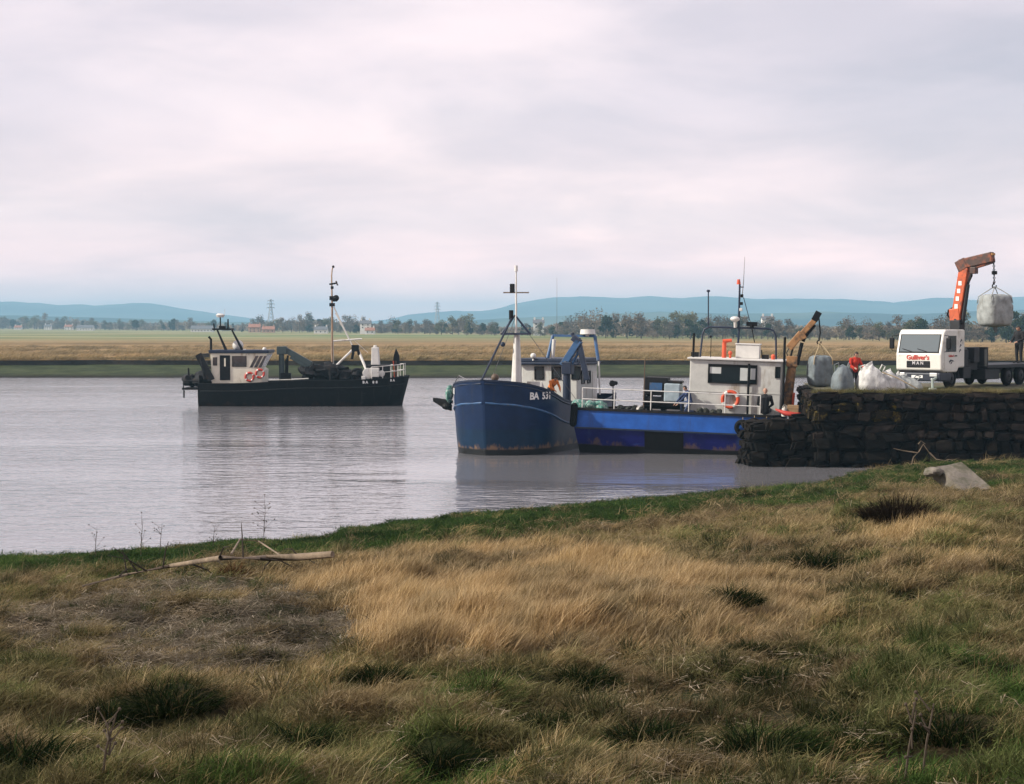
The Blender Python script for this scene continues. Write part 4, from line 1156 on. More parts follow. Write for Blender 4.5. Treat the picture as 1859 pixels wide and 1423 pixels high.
hull_text(KH, kb_, "BA", 14.4, 0.2, B(706, 691).z, -1, 0.22, 1)
# stern platform
a, b = B(328, 706), B(358, 706)
part("stern_platform", blacks, kb_, lambda m: (m.span((a.x, BY + 0.4, a.z - 0.08), (b.x + 0.1, 2.0, a.z + 0.06)), m.tube([(a.x + 0.1, BY + 0.5, a.z), (a.x + 0.1, BY + 0.5, B(328, 692).z), (b.x, BY + 0.5, B(328, 692).z)], 0.05, 6), m.tube([(a.x + 0.1, 1.8, a.z), (a.x + 0.1, 1.8, B(328, 692).z), (b.x, 1.8, B(328, 692).z)], 0.05, 6), m.cyl(B(334, 708), B(334, 722), 0.06)))
sg = MB(); lumpy(sg, B(346, 690, -0.6), (0.55, 0.8, 0.5), 8, 12, 8, 0.5); lumpy(sg, B(366, 688, -0.8), (0.6, 0.8, 0.6), 9, 12, 8, 0.5); sg.cyl(B(343, 692, -1), B(342, 668, -1), 0.10, 0.06); sg.build("stern_gear", blacks, kb_, smooth=True)
part("stern_gallows", blacks, kb_, lambda m: [(m.beam(B(384, 690, y), B(360, 643, y), 0.18, 0.5)) for y in (-1.9, 1.7)] + [m.beam(B(362, 646, -1.9), B(362, 646, -1.9) + Vector((0, 3.6, 0)), 0.2, 0.3), m.beam(B(372, 668, -1.9), B(372, 668, -1.9) + Vector((0, 3.6, 0)), 0.2, 0.2), m.cyl(B(365, 650, -1.9), B(372, 688, -1.9), 0.12)])
part("stove_pipe", blackp, kb_, lambda m: (m.tube([B(383, 645, -1.2), B(383, 616, -1.2), B(379, 611, -1.2)], 0.09, 8)))
# wheelhouse
y_f, y_b = -1.75, 1.2
zt_, zb_ = B(430, 641, y_f).z, B(430, 693, y_f).z
poly = [(B(385, 693, y_f).x, zb_ - 0.5), (B(476, 693, y_f).x, zb_ - 0.5), (B(477, 671, y_f).x, B(470, 671, y_f).z), (B(471, 668, y_f).x, B(470, 668, y_f).z), (B(486, 641, y_f).x, zt_), (B(382, 641, y_f).x, zt_)]
kwh = part("wheelhouse", cream, kb_, lambda m: m.prism(poly, y_f, y_b, 1), bevel=0.03)
part("roof", navy, kb_, lambda m: m.span((B(379, 640, y_f).x, y_f - 0.15, zt_ + 0.003), (B(488, 640, y_f).x, y_b + 0.15, zt_ + 0.24)), bevel=0.05)
def kw(p0, p1, y_0, y_1):
    a, b = B(p0, y_0, y_f), B(p1, y_1, y_f); window(kwh, ((a.x + b.x) / 2, y_f, (a.z + b.z) / 2), b.x - a.x, a.z - b.z, 'y-', blackp, 0.04)
kw(387, 394, 649, 663); kw(422, 447, 647, 665)
a, b = B(399, 645, y_f), B(418, 690, y_f)
door = part("door", blackp, kwh, lambda m: m.span((a.x, y_f - 0.04, b.z), (b.x, y_f + 0.02, a.z)))
a, b = B(407, 650, y_f), B(410, 665, y_f); part("door_curtain", cream, door, lambda m: m.span((a.x, y_f - 0.05, b.z), (b.x, y_f - 0.042, a.z)))
for p0 in (453, 461, 469):
    a0, a1, b0, b1 = B(p0, 667, y_f), B(p0 + 5.5, 667, y_f), B(p0 + 11, 646, y_f), B(p0 + 16.5 if p0 < 469 else p0 + 15, 646, y_f)
    part("window", win, kwh, lambda m: m.add([(a0.x, y_f - 0.03, a0.z), (a1.x, y_f - 0.03, a1.z), (b1.x, y_f - 0.03, b1.z), (b0.x, y_f - 0.03, b0.z), (a0.x, y_f + 0.03, a0.z), (a1.x, y_f + 0.03, a1.z), (b1.x, y_f + 0.03, b1.z), (b0.x, y_f + 0.03, b0.z)], [(0, 1, 2, 3), (4, 5, 6, 7), (0, 1, 5, 4), (1, 2, 6, 5), (2, 3, 7, 6), (3, 0, 4, 7)]))
for k in range(3):      # raked front panes
    y_0 = y_f + 0.25 + k * 0.88; fx0, fz0, fx1, fz1 = B(471, 668, y_f).x, B(471, 667, y_f).z, B(486, 641, y_f).x, zt_ - 0.12
    fx1 = fx0 + (fx1 - fx0) * (fz1 - fz0) / (zt_ - fz0)
    part("window", win, kwh, lambda m: m.add([(fx0 + 0.03, y_0, fz0), (fx0 + 0.03, y_0 + 0.7, fz0), (fx1 + 0.03, y_0 + 0.7, fz1), (fx1 + 0.03, y_0, fz1), (fx0 - 0.03, y_0, fz0), (fx0 - 0.03, y_0 + 0.7, fz0), (fx1 - 0.03, y_0 + 0.7, fz1), (fx1 - 0.03, y_0, fz1)], [(0, 1, 2, 3), (4, 5, 6, 7), (0, 1, 5, 4), (1, 2, 6, 5), (2, 3, 7, 6), (3, 0, 4, 7)]))
# roof mast frame
ym = -0.5
part("roof_mast", blackp, kb_, lambda m: [m.cyl(B(411, 637, y), B(394, 598, y), 0.11, 0.06) for y in (-1.1, 0.3)] + [m.cyl(B(441, 637, y), B(421, 599, y), 0.11, 0.06) for y in (-1.1, 0.3)] + [m.span((B(388, 598, -0.4).x, -1.1, B(390, 599, -0.4).z), (B(422, 598, -0.4).x, 0.3, B(390, 596, -0.4).z)), m.box(B(404, 594, ym), (0.5, 0.3, 0.2)), m.cyl(B(400, 597, ym), B(400, 575, ym), 0.05), m.cyl(B(414, 597, ym), B(414, 579, ym), 0.07, 0.05), m.cyl(B(389, 600, ym), B(388, 587, ym), 0.05)])
part("radar_dome", white, kb_, lambda m: (m.cyl(B(400, 576, ym), B(400, 572, ym), 0.24, 0.34, 14), m.cyl(B(400, 572, ym), B(400, 569, ym), 0.34, 0.2, 14), m.cyl(B(408, 572, ym), B(408, 561, ym), 0.012, n=5)), smooth=True)
part("satellite_dome", white, kb_, lambda m: (m.sphere(B(432, 627, -0.2), 0.42, 16, 10), m.cyl(B(432, 640, -0.2), B(432, 630, -0.2), 0.2)), smooth=True)
part("searchlight", white, kb_, lambda m: (m.sphere(B(480, 634, -1.2), 0.16), m.cyl(B(478, 641, -1.2), B(479, 634, -1.2), 0.09), m.box(B(444, 636, -1.4), (0.2, 0.2, 0.25))), smooth=True)
for k, (px_, py_) in enumerate(((453, 684), (472, 678))):
    q = B(px_, py_, y_f - 0.08)
    t = thing("lifebuoy", "red lifebuoy " + ("low on the cream wheelhouse wall" if k == 0 else "at the front corner of the cream wheelhouse"), "lifebuoy", MW[kb_.name] @ Vector((q.x, y_f - 0.09, q.z)))
    part("ring", redp, t, lambda m: m.torus((0, 0, 0), 0.30, 0.085, (0, 1, 0), 24, 8), smooth=True)
    for j in range(4): part("band", white, t, lambda m: m.torus((0, 0, 0), 0.30, 0.089, (0, 1, 0), 40, 8, arc=lambda i, j=j: (i - 5 - 10 * j) % 40 < 2), smooth=True)
# deck crane
yc = -0.8
crane = part("deck_crane", teal, kb_, lambda m: (m.cyl((B(512, 690, yc).x, yc, zb_ - 0.6), B(511, 640, yc), 0.24, 0.2), m.box(B(512, 636, yc), (0.75, 0.5, 0.6))), bevel=0.04)
part("boom", teal, crane, lambda m: (m.beam(B(513, 632, yc), B(566, 662, yc), 0.4, 0.42), m.beam(B(530, 644, yc), B(562, 664, yc), 0.34, 0.62)), bevel=0.04)
part("lift_ram", blackp, crane, lambda m: (m.cyl(B(520, 690, yc), B(521, 652, yc), 0.13), m.cyl(B(521, 655, yc), B(523, 645, yc), 0.08), m.box(B(519, 684, yc), (0.75, 0.5, 0.6))))
# dredge gear and hopper
dg = MB()
for px_, py_, sx, sz, sd_ in ((560, 676, 0.7, 0.5, 1), (578, 674, 0.8, 0.55, 2), (596, 672, 0.9, 0.55, 3), (612, 674, 0.8, 0.55, 4), (628, 680, 0.6, 0.45, 5), (652, 682, 0.5, 0.45, 6)):
    lumpy(dg, B(px_, py_, -0.7), (sx, 0.9, sz), sd_, 14, 9, 0.6)
dg.build("dredge_gear", blacks, kb_, smooth=True)
part("gear_frame", blacks, kb_, lambda m: (m.beam(B(548, 690, -1.4), B(572, 662, -1.4), 0.2, 0.25), m.beam(B(572, 664, -1.4), B(632, 678, -1.4), 0.2, 0.25), m.cyl(B(600, 690, -1.6), B(600, 668, -1.6), 0.1), m.torus(B(606, 676, -1.55), 0.35, 0.09, (0, 1, 0), 16, 6), m.torus(B(648, 680, -1.2), 0.4, 0.12, (0, 1, 0), 16, 6)))
part("hopper_edge", greyw, kb_, lambda m: m.tube([B(488, 690, -2.0), B(530, 689, -2.0), B(560, 687, -2.0)], 0.05, 6))
# mast, bipod and spar
ymm = 0.0
mst = part("mast", mat("weathered_pole", (0.30, 0.21, 0.14), 0.7, var=0.3), kb_, lambda m: (m.tube([B(603, 665, ymm), B(603, 560, ymm)], 0.075, 8), m.tube([B(603, 560, ymm), B(602, 500, ymm), B(603, 489, ymm), B(605, 483, ymm)], [0.075, 0.05, 0.045, 0.05], 8)), smooth=True)
part("mast_fitting", blackp, mst, lambda m: (m.box(B(602, 541, ymm), (0.3, 0.25, 0.3)), m.sphere(B(610, 541, ymm), 0.24), m.box(B(603, 553, ymm), (0.4, 0.3, 0.25)), m.cyl(B(603, 546, ymm), B(612, 546, ymm), 0.06), m.box(B(603, 522, ymm), (0.2, 0.2, 0.2)), m.beam(B(598, 516, ymm), B(610, 514, ymm), 0.12, 0.12), m.beam(B(610, 510, ymm), B(613, 518, ymm), 0.1, 0.1), m.sphere(B(605, 484, ymm), 0.1)))
part("stay", white, kb_, lambda m: (m.cyl(B(606, 557, ymm), B(642, 632, ymm), 0.05, n=6), m.cyl(B(609, 568, ymm), B(638, 624, ymm), 0.045, n=6), m.cyl(B(640, 615, ymm), B(668, 640, ymm), 0.02, n=5), m.cyl(B(605, 618, ymm), B(606, 662, ymm), 0.02, n=5)))
part("spar", white, kb_, lambda m: m.cyl(B(605, 619, ymm), B(657, 615, ymm), 0.07, 0.06))
part("bipod", white, kb_, lambda m: [m.cyl(B(647, 628, 0), B(608, 666, y), 0.085) for y in (-1.2, 1.2)] + [m.cyl(B(648, 630, 0), B(671, 686, y), 0.10) for y in (-1.2, 1.2)] + [m.cyl(B(608, 667, -1.2), B(604, 660, -1.2), 0.05)])
part("mast_block", blackp, kb_, lambda m: (m.box(B(645, 632, -0.2), (0.55, 0.4, 0.5)), m.beam(B(642, 634, -0.3), B(639, 652, -0.3), 0.2, 0.2), m.beam(B(650, 634, -0.3), B(652, 645, -0.3), 0.2, 0.2)), bevel=0.05)
# foredeck
a, b = B(674, 628, -0.4), B(688, 660, -0.4)
part("vent_locker", white, kb_, lambda m: (m.prism([(a.x, b.z - 0.1), (b.x + 0.05, b.z - 0.1), (b.x - 0.05, a.z - 0.1), (a.x + 0.05, a.z - 0.1)], -0.7, 0.2, 1), m.cyl(((a.x + b.x) / 2, -0.25, a.z - 0.1), ((a.x + b.x) / 2, -0.25, a.z + 0.05), 0.15)), bevel=0.04)
part("foredeck_house", blacks, kb_, lambda m: (m.prism([(B(664, 690, -1).x, 1.2), (B(712, 690, -1).x, 1.2), (B(706, 664, -1).x, B(700, 662, -1).z), (B(664, 664, -1).x, B(664, 663, -1).z)], -0.9, 0.9, 1)), bevel=0.04)
part("foredeck_winch", white, kb_, lambda m: (m.cyl(B(668, 678, -1.3), B(668, 678, -0.9), 0.42, n=16), m.box(B(680, 676, -1.1), (0.7, 0.4, 0.7)), m.cyl(B(693, 678, -1.15), B(693, 678, -0.95), 0.25), m.box(B(660, 686, -1.5), (0.3, 0.3, 0.3))), bevel=0.04)
for side in (-1, 1):
    def brail(m):
        t = [KH.pt(x, 0, side) for x in (13.0, 13.8, 14.4, 14.9, 15.3)]
        m.tube([p + Vector((0, 0, 0.95)) for p in t], 0.03, 6); m.tube([p + Vector((0, 0, 0.5)) for p in t], 0.03, 6)
        for p in t: m.cyl(p, p + Vector((0, 0, 0.97)), 0.03, n=6)
    part("bow_rail", white, kb_, brail)
part("bow_fin", blackp, kb_, lambda m: m.prism([(B(713, 662, 0).x, B(713, 664, 0).z), (B(726, 662, 0).x, B(726, 664, 0).z), (B(725, 645, 0).x, B(725, 645, 0).z), (B(719, 632, 0).x, B(719, 632, 0).z), (B(715, 645, 0).x, B(715, 645, 0).z)], -0.08, 0.08, 1))
part("bow_post", orange, kb_, lambda m: m.cyl((B(717, 684, -0.2).x, -0.2, 1.4), B(714, 655, -0.2), 0.045))
part("samson_post", brownm, kb_, lambda m: m.cyl((B(719, 684, 0).x, 0, 1.4), B(719, 655, 0), 0.09))

# ================================================================== stone quay
QZ = 3.12; QY = 69.7
quay = thing("stone_quay", "dark rubble stone quay with a turf top and a low landing step", "quay", (0, 0, 0))
def stone_material(name, cols, lichen, amt):
    m, ns, ls, out = nmat(name)
    b = node(ns, "ShaderNodeBsdfPrincipled", Roughness=0.85); b.inputs["Specular IOR Level"].default_value = 0.1
    tc = ns.new("ShaderNodeTexCoord").outputs["Object"]; oi = ns.new("ShaderNodeObjectInfo")
    ofs = ns.new("ShaderNodeVectorMath"); ofs.operation = 'ADD'
    sc_ = ns.new("ShaderNodeVectorMath"); sc_.operation = 'SCALE'; ls.new(oi.outputs["Location"], sc_.inputs[0]); sc_.inputs[3].default_value = 3.7
    ls.new(tc, ofs.inputs[0]); ls.new(sc_.outputs[0], ofs.inputs[1])
    n1 = tex_noise(ns, ls, ofs.outputs[0], 2.2, 6, 0.7)
    colr = ramp(ns, ls, n1, [(0.3, cols[0]), (0.5, cols[1]), (0.72, cols[2])])
    colr = mixc(ns, ls, 1.0, colr, ramp(ns, ls, oi.outputs["Random"], [(0, (0.55, 0.55, 0.55)), (0.6, (1, 0.97, 0.93)), (1, (1.7, 1.55, 1.4))]), 'MULTIPLY')
    n2 = tex_noise(ns, ls, ofs.outputs[0], 1.3, 7, 0.7)
    f = ramp(ns, ls, n2, [(0.66 - amt, 0), (0.76 - amt, 0.85)])
    ls.new(mixc(ns, ls, f, colr, lichen), b.inputs["Base Color"])
    bp = node(ns, "ShaderNodeBump", Strength=0.8, Distance=0.06); ls.new(tex_noise(ns, ls, ofs.outputs[0], 5, 6, 0.7), bp.inputs["Height"]); ls.new(bp.outputs[0], b.inputs["Normal"])
    ls.new(b.outputs[0], out.inputs["Surface"]); return m
st_dark = stone_material("shaded_wet_stone", [(0.004, 0.0035, 0.003), (0.008, 0.0068, 0.0055), (0.016, 0.013, 0.011)], (0.010, 0.012, 0.005), 0.02)  # wet stone, with the wall's shade put into its near-black colour
st_mid = stone_material("weathered_stone", [(0.007, 0.0055, 0.0045), (0.015, 0.0115, 0.010), (0.036, 0.029, 0.025)], (0.035, 0.031, 0.010), 0.05)
st_yel = stone_material("lichen_stone", [(0.010, 0.008, 0.005), (0.022, 0.017, 0.010), (0.05, 0.04, 0.025)], (0.17, 0.125, 0.02), 0.13)
def stone_proto(seed, mtl):
    r = random.Random(seed); bm = bmesh.new(); bmesh.ops.create_cube(bm, size=1.0)
    bmesh.ops.bevel(bm, geom=bm.edges[:], offset=0.2, segments=2, affect='EDGES')
    sk = [r.uniform(-.22, .22) for _ in range(4)]
    for v in bm.verts: v.co.x += sk[0] * v.co.z; v.co.z += sk[1] * v.co.x * 0.6; v.co.x *= 1 + sk[2] * v.co.z; v.co.z *= 1 + sk[3] * v.co.x
    for v in bm.verts: v.co += Vector((r.uniform(-.055, .055), r.uniform(-.09, .09), r.uniform(-.07, .07)))
    me = bpy.data.meshes.new("stone"); bm.to_mesh(me); bm.free(); me.materials.append(mtl); return me
PRO = {k: [stone_proto(i + 100 * j, m) for i in range(6)] for j, (k, m) in enumerate((('d', st_dark), ('m', st_mid), ('y', st_yel)))}
srnd = random.Random(21)
def stone(c, s, rz=0.0, kind=None, name="stone"):
    if kind is None:
        u = srnd.random()
        if c[2] < 1.2: kind = 'd'
        elif 1.9 < c[2] < 2.75 and c[0] < 16.5 and u < 0.55: kind = 'y'
        else: kind = 'm' if u < 0.7 else 'd'
    o = bpy.data.objects.new(name, srnd.choice(PRO[kind])); COL.objects.link(o); o.parent = quay
    o.location = c; o.scale = s; o.rotation_euler = (srnd.uniform(-.05, .05), srnd.uniform(-.05, .05), rz + srnd.uniform(-.06, .06))
QX0, QX1 = 12.75, 27.0
z = -0.55; nst = 0
while z < QZ - 0.32:
    h = srnd.uniform(0.24, 0.50); h = min(h, QZ - 0.28 - z) if QZ - 0.28 - z > 0.25 else 0.3
    x = QX0 + 0.05 * (z) + srnd.uniform(-0.12, 0.05)
    while x < QX1:
        w = srnd.choice((srnd.uniform(0.28, 0.6), srnd.uniform(0.5, 1.3)))
        if x > 22.6: w *= 1.5
        stone((x + w / 2, QY + 0.12 - (QZ - z) * 0.06 + srnd.uniform(-.10, .12), z + h / 2 + 0.10 * noise.noise((x * 0.45, z, 0)) + srnd.uniform(-.07, .07)), (w * srnd.uniform(0.95, 1.1), srnd.uniform(.5, .8), h * srnd.uniform(0.85, 1.3))); nst += 1
        x += w
    y = QY + 0.6                                                    # the end wall beside the boat
    while y < 80 and z > -0.2:
        w = srnd.uniform(0.7, 1.4)
        stone((QX0 + 0.18 + (y - QY) * 0.115, y + w / 2, z + h / 2), (w, 0.5, h * 1.03), R(90 - 6.5)); y += w
    z += h
x = QX0 - 0.1
while x < QX1:                                                      # coping
    w = srnd.uniform(0.8, 1.5); stone((x + w / 2, QY + 0.18 + srnd.uniform(-.06, .04), QZ - 0.13 + srnd.uniform(-.04, .05)), (w * 0.99, 0.8, 0.30), kind='m', name="coping_stone"); x += w
# landing step at the left foot
LX0, LX1, LY0, LY1 = 9.95, 13.0, 69.8, 73.0
z = -0.5
while z < 1.75:
    h = srnd.uniform(0.32, 0.48)
    x = LX0 + 0.16 * z + srnd.uniform(-.1, .15)
    while x < LX1:
        w = srnd.uniform(0.5, 1.0); stone((x + w / 2, LY0 + 0.25 + 0.25 * z + srnd.uniform(-.2, .2), z + h / 2 + srnd.uniform(-.1, .1)), (w * srnd.uniform(.9, 1.25), 0.8, h * srnd.uniform(.8, 1.5)), kind='d', name="footing_stone"); x += w
    for y in (LY0 + 0.9, LY0 + 1.7, LY0 + 2.5): stone((LX0 + 0.3 + 0.16 * z + srnd.uniform(-.1, .1), y + 0.1, z + h / 2), (0.7, 0.85, h), kind='d', name="footing_stone")
    z += h * 0.95
for x in (10.9, 11.7, 12.5):
    for y in (LY0 + 0.9, LY0 + 1.8, LY0 + 2.6): stone((x + srnd.uniform(-.15, .15), y, 1.55 + srnd.uniform(-.05, .12) + 0.12 * (x - 10.9)), (0.85, 0.9, 0.5), kind='d', name="footing_stone")
core = MB(); core.add([(QX0 + 0.35, QY + 0.3, -1.5), (QX1, QY + 0.3, -1.5), (QX1, 83, -1.5), (QX0 + 1.85, 83, -1.5), (QX0 + 0.35, QY + 0.36, QZ - 0.1), (QX1, QY + 0.36, QZ - 0.1), (QX1, 83, QZ - 0.1), (QX0 + 1.85, 83, QZ - 0.1)],
     [(0, 1, 5, 4), (1, 2, 6, 5), (2, 3, 7, 6), (3, 0, 4, 7), (4, 5, 6, 7)])
core.span((LX0 + 0.55, LY0 + 0.5, -1.4), (LX1, LY1 - 0.2, 1.35))
core.build("core", mat("joint_mud", (0.014, 0.012, 0.010), 0.95, scale=4), quay)
qt = []
for j in range(24):
    y = QY + 0.5 + (82.8 - QY - 0.5) * j / 23
    qt.append([(xx, y, QZ - 0.02 + 0.07 * noise.noise((xx * 0.7, y * 0.7, 0)) + (0.03 if j else -0.06)) for xx in np.linspace(QX0 + 0.3 + (y - QY) * 0.115, QX1, 40)])
to = grid_mesh("quay_top", qt, mat("trodden_earth", (0.11, 0.095, 0.06), 0.95, var=0.4, scale=1.5, wear=(0.07, 0.09, 0.03), wear_amt=0.6, wear_scale=0.8, bump=0.8, bump_scale=9)); to.parent = quay

# ================================================================== lorry with loader crane
cabw = mat("lorry_white", (0.68, 0.67, 0.61), 0.35, var=0.05, wear=(0.42, 0.38, 0.30), wear_amt=0.2, wear_scale=1.4)
chas = mat("chassis_black", (0.014, 0.015, 0.018), 0.6, var=0.3)
craneo = mat("crane_orange", (0.50, 0.10, 0.035), 0.45, var=0.15, wear=(0.06, 0.045, 0.035), wear_amt=0.3)
redl = mat("red_lettering", (0.50, 0.05, 0.03), 0.5, var=0.05)
TYAW = 43.0
fw = Vector((-math.sin(R(TYAW)), -math.cos(R(TYAW)), 0)); lf = Vector((-fw.y, fw.x, 0))
corner = Vector((19.02, 73.2, QZ + 0.02)); HWD = 1.13
lorry = thing("flatbed_lorry", "white cab flatbed lorry with an orange loader crane parked on the quay", "lorry", corner - lf * HWD, (0, 0, math.atan2(fw.y, fw.x)))
def T(px, py, axis, v): return L(lorry, px, py, axis, v)
CL = 2.15; z0, z1 = 0.86, 2.66
prof = [(0.0, z0), (0.02, z0 + 0.68), (-0.26, z1 - 0.14), (-0.40, z1), (-CL, z1), (-CL, z0 + 0.08), (-1.62, z0 + 0.08), (-1.45, z0 - 0.12), (-0.25, z0 - 0.12)]
cab = part("cab", cabw, lorry, lambda m: m.prism(prof, -HWD, HWD, 1), bevel=0.07, seg=3)
def on_front(k):       # point of the raked screen, k 0..1 from sill to roof
    a, b = Vector((0.02, 0, z0 + 0.68)), Vector((-0.26, 0, z1 - 0.14)); return a.lerp(b, k)
a, b = on_front(0.06), on_front(0.93); nrm = Vector((0.93, 0, 0.33)).normalized()
scr_g = glass("windscreen_glass", (0.06, 0.085, 0.09), 0.05); scr_g.node_tree.nodes["Principled BSDF"].inputs["IOR"].default_value = 2.1
ws = part("windscreen", blackp, cab, lambda m: m.add([Vector((p.x, s * (HWD - 0.12), p.z)) + nrm * d for d in (0.012, -0.02) for p, s in ((a, -1), (a, 1), (b, 1), (b, -1))], [(0, 1, 2, 3), (4, 5, 6, 7), (0, 1, 5, 4), (1, 2, 6, 5), (2, 3, 7, 6), (3, 0, 4, 7)]))
a2, b2 = on_front(0.13), on_front(0.89)
part("pane", scr_g, ws, lambda m: m.add([Vector((p.x, s * (HWD - 0.18), p.z)) + nrm * d for d in (0.022, 0.008) for p, s in ((a2, -1), (a2, 1), (b2, 1), (b2, -1))], [(0, 1, 2, 3), (4, 5, 6, 7), (0, 1, 5, 4), (1, 2, 6, 5), (2, 3, 7, 6), (3, 0, 4, 7)]))
for s in (-0.35, 0.4):
    part("wiper", blackp, ws, lambda m: m.beam(Vector((a2.x, s, a2.z)) + nrm * 0.04, Vector((a2.x, s - 0.45, a2.z + 0.12)) + nrm * 0.04, 0.02, 0.02))
gr = part("grille", blackp, cab, lambda m: m.span((-0.02, -0.58, z0 + 0.10), (0.035, 0.58, z0 + 0.40)), bevel=0.02)
for k in range(3): part("slat", chas, gr, lambda m: m.span((0.035, -0.55, z0 + 0.15 + k * 0.09), (0.05, 0.55, z0 + 0.185 + k * 0.09)))
silver = mat("silver_badge", (0.6, 0.6, 0.6), 0.3, 0.5)
fr = lambda y, zz_, out=0.05: basis((0, 1, 0), (1, 0, 0), (out, y, zz_))
text("M A N", 0.20, silver, cab, fr(0, z0 + 0.30, 0.06), "badge", bold=0.006)
text("Gulliver's", 0.30, redl, cab, basis((0, 1, 0), (1, 0, 0), (0.032, -0.02, z0 + 0.55)), "lettering", bold=0.008)
part("bumper", mat("dark_bumper", (0.018, 0.022, 0.035), 0.5), lorry, lambda m: m.span((-0.9, -HWD, 0.36), (0.10, HWD, z0 - 0.125)), bevel=0.06)
part("number_plate", letterm, lorry, lambda m: m.span((0.10, -0.28, 0.50), (0.115, 0.28, 0.62)))
lampg = mat("headlamp_glass", (0.55, 0.56, 0.55), 0.15, var=0.05)
for s in (-1, 1):
    part("headlight", lampg, lorry, lambda m: m.span((0.09, s * 0.62, 0.57), (0.125, s * 0.98, 0.73)), bevel=0.02)
    part("fog_lamp", lampg, lorry, lambda m: m.span((0.09, s * 0.68, 0.40), (0.118, s * 0.90, 0.49)), bevel=0.02)
    mi = part("mirror", blackp, cab, lambda m: m.box((-0.12, s * (HWD + 0.28), z1 - 0.62), (0.10, 0.22, 0.5)), bevel=0.03)
    part("bracket", blackp, mi, lambda m: m.tube([(-0.3, s * (HWD - 0.02), z1 - 0.25), (-0.14, s * (HWD + 0.26), z1 - 0.28), (-0.12, s * (HWD + 0.28), z1 - 0.95), (-0.3, s * (HWD - 0.02), z1 - 1.0)], 0.018, 6))
    # doors
    dr = part("door", cabw, cab, lambda m: m.prism([(-0.30, z0 + 0.02), (-0.26, z0 + 0.75), (-0.52, z1 - 0.18), (-1.42, z1 - 0.18), (-1.42, z0 + 0.10)], s * (HWD + 0.004), s * (HWD + 0.016), 1))
    part("window", glass("cab_glass", (0.02, 0.025, 0.03), 0.08), dr, lambda m: m.prism([(-0.36, z0 + 0.80), (-0.58, z1 - 0.28), (-1.32, z1 - 0.28), (-1.32, z0 + 0.80)], s * (HWD + 0.012), s * (HWD + 0.022), 1))
    part("handle", blackp, dr, lambda m: m.box((-1.28, s * (HWD + 0.03), z0 + 0.62), (0.16, 0.03, 0.05)))
    part("step", chas, lorry, lambda m: m.span((-0.85, s * (HWD - 0.35), 0.34), (-0.35, s * (HWD - 0.02), 0.42)))
text("Gulliver's", 0.14, redl, cab, basis((-1, 0, 0), (0, 1, 0), (-0.88, HWD + 0.022, z0 + 0.62)), "lettering", bold=0.004)
# dark running mark on the door
lg = MB()
for pts in ([(0, 0), (0.14, 0.08), (0.30, 0.05), (0.46, 0.02)], [(0.05, -0.06), (0.10, 0.02), (0.24, 0.06)], [(0.30, 0.05), (0.22, -0.05), (0.14, -0.10)]):
    lg.tube([(-0.66 - p[0], HWD + 0.022, z0 + 0.36 + p[1]) for p in pts], [0.012] + [0.026] * (len(pts) - 2) + [0.010], 6)
lg.build("door_emblem", navy, cab)
lg = MB()
for dz in (0, 0.13, 0.26): lg.tube([(-1.62 - dz * 0.35, HWD + 0.006, z0 + 0.78 + dz * 1.7), (-1.70 - dz * 0.35, HWD + 0.006, z0 + 0.90 + dz * 1.7), (-1.78 - dz * 0.3, HWD + 0.006, z0 + 0.86 + dz * 1.7)], [0.012, 0.03, 0.01], 6)
lg.build("cab_emblem", navy, cab)
# chassis, wheels, bed
part("chassis", chas, lorry, lambda m: (m.span((-10.2, -0.45, 0.58), (-0.2, 0.45, 0.82)), m.span((-2.9, -1.05, 0.45), (-2.2, 1.05, 0.95)), m.span((-5.6, 0.45, 0.35), (-4.2, 1.1, 0.85)), m.span((-5.6, -1.1, 0.35), (-4.2, -0.45, 0.85))), bevel=0.03)
def wheel(x, y):
    w = part("wheel", rubber, lorry, lambda m: (m.torus((x, y, 0.48), 0.36, 0.125, (0, 1, 0), 28, 10), m.cyl((x, y - 0.10, 0.48), (x, y + 0.10, 0.48), 0.33, n=20)), smooth=True)
    s = 1 if y > 0 else -1
    part("rim", chas, w, lambda m: (m.cyl((x, y + s * 0.10, 0.48), (x, y + s * 0.13, 0.48), 0.25, 0.2, 18), m.cyl((x, y + s * 0.12, 0.48), (x, y + s * 0.18, 0.48), 0.09, 0.07, 12)), smooth=True)
for s in (-1, 1):
    for x in (-1.05, -6.6, -7.9): wheel(x, s * 0.96)
    part("mudguard", chas, lorry, lambda m: [m.beam((-1.05 + 0.62 * math.cos(t * 0.314), s * 0.95, 0.46 + 0.6 * math.sin(t * 0.314)), (-1.05 + 0.62 * math.cos(t * 0.314 + 0.33), s * 0.95, 0.46 + 0.6 * math.sin(t * 0.314 + 0.33)), 0.34, 0.03) for t in range(10)])
part("load_bed", chas, lorry, lambda m: m.span((-10.4, -1.2, 0.86), (-4.2, 1.2, 1.02)), bevel=0.02)
part("headboard", chas, lorry, lambda m: (m.span((-4.28, -1.2, 1.02), (-4.2, 1.2, 1.85)), m.span((-2.75, -1.0, 0.96), (-2.35, 1.0, 1.75)), m.cyl((-2.5, 0.7, 1.6), (-2.5, 0.7, 2.15), 0.2)), bevel=0.02)
part("stabiliser_leg", mat("pale_green_paint", (0.34, 0.40, 0.36), 0.6), lorry, lambda m: (m.cyl((0.62, 1.05, 0.04), (0.62, 1.05, 0.5), 0.055), m.cyl((0.62, 1.05, 0.0), (0.62, 1.05, 0.09), 0.22, 0.16, 14), m.beam((0.62, 1.05, 0.45), (-0.2, 0.9, 0.55), 0.08, 0.08)))
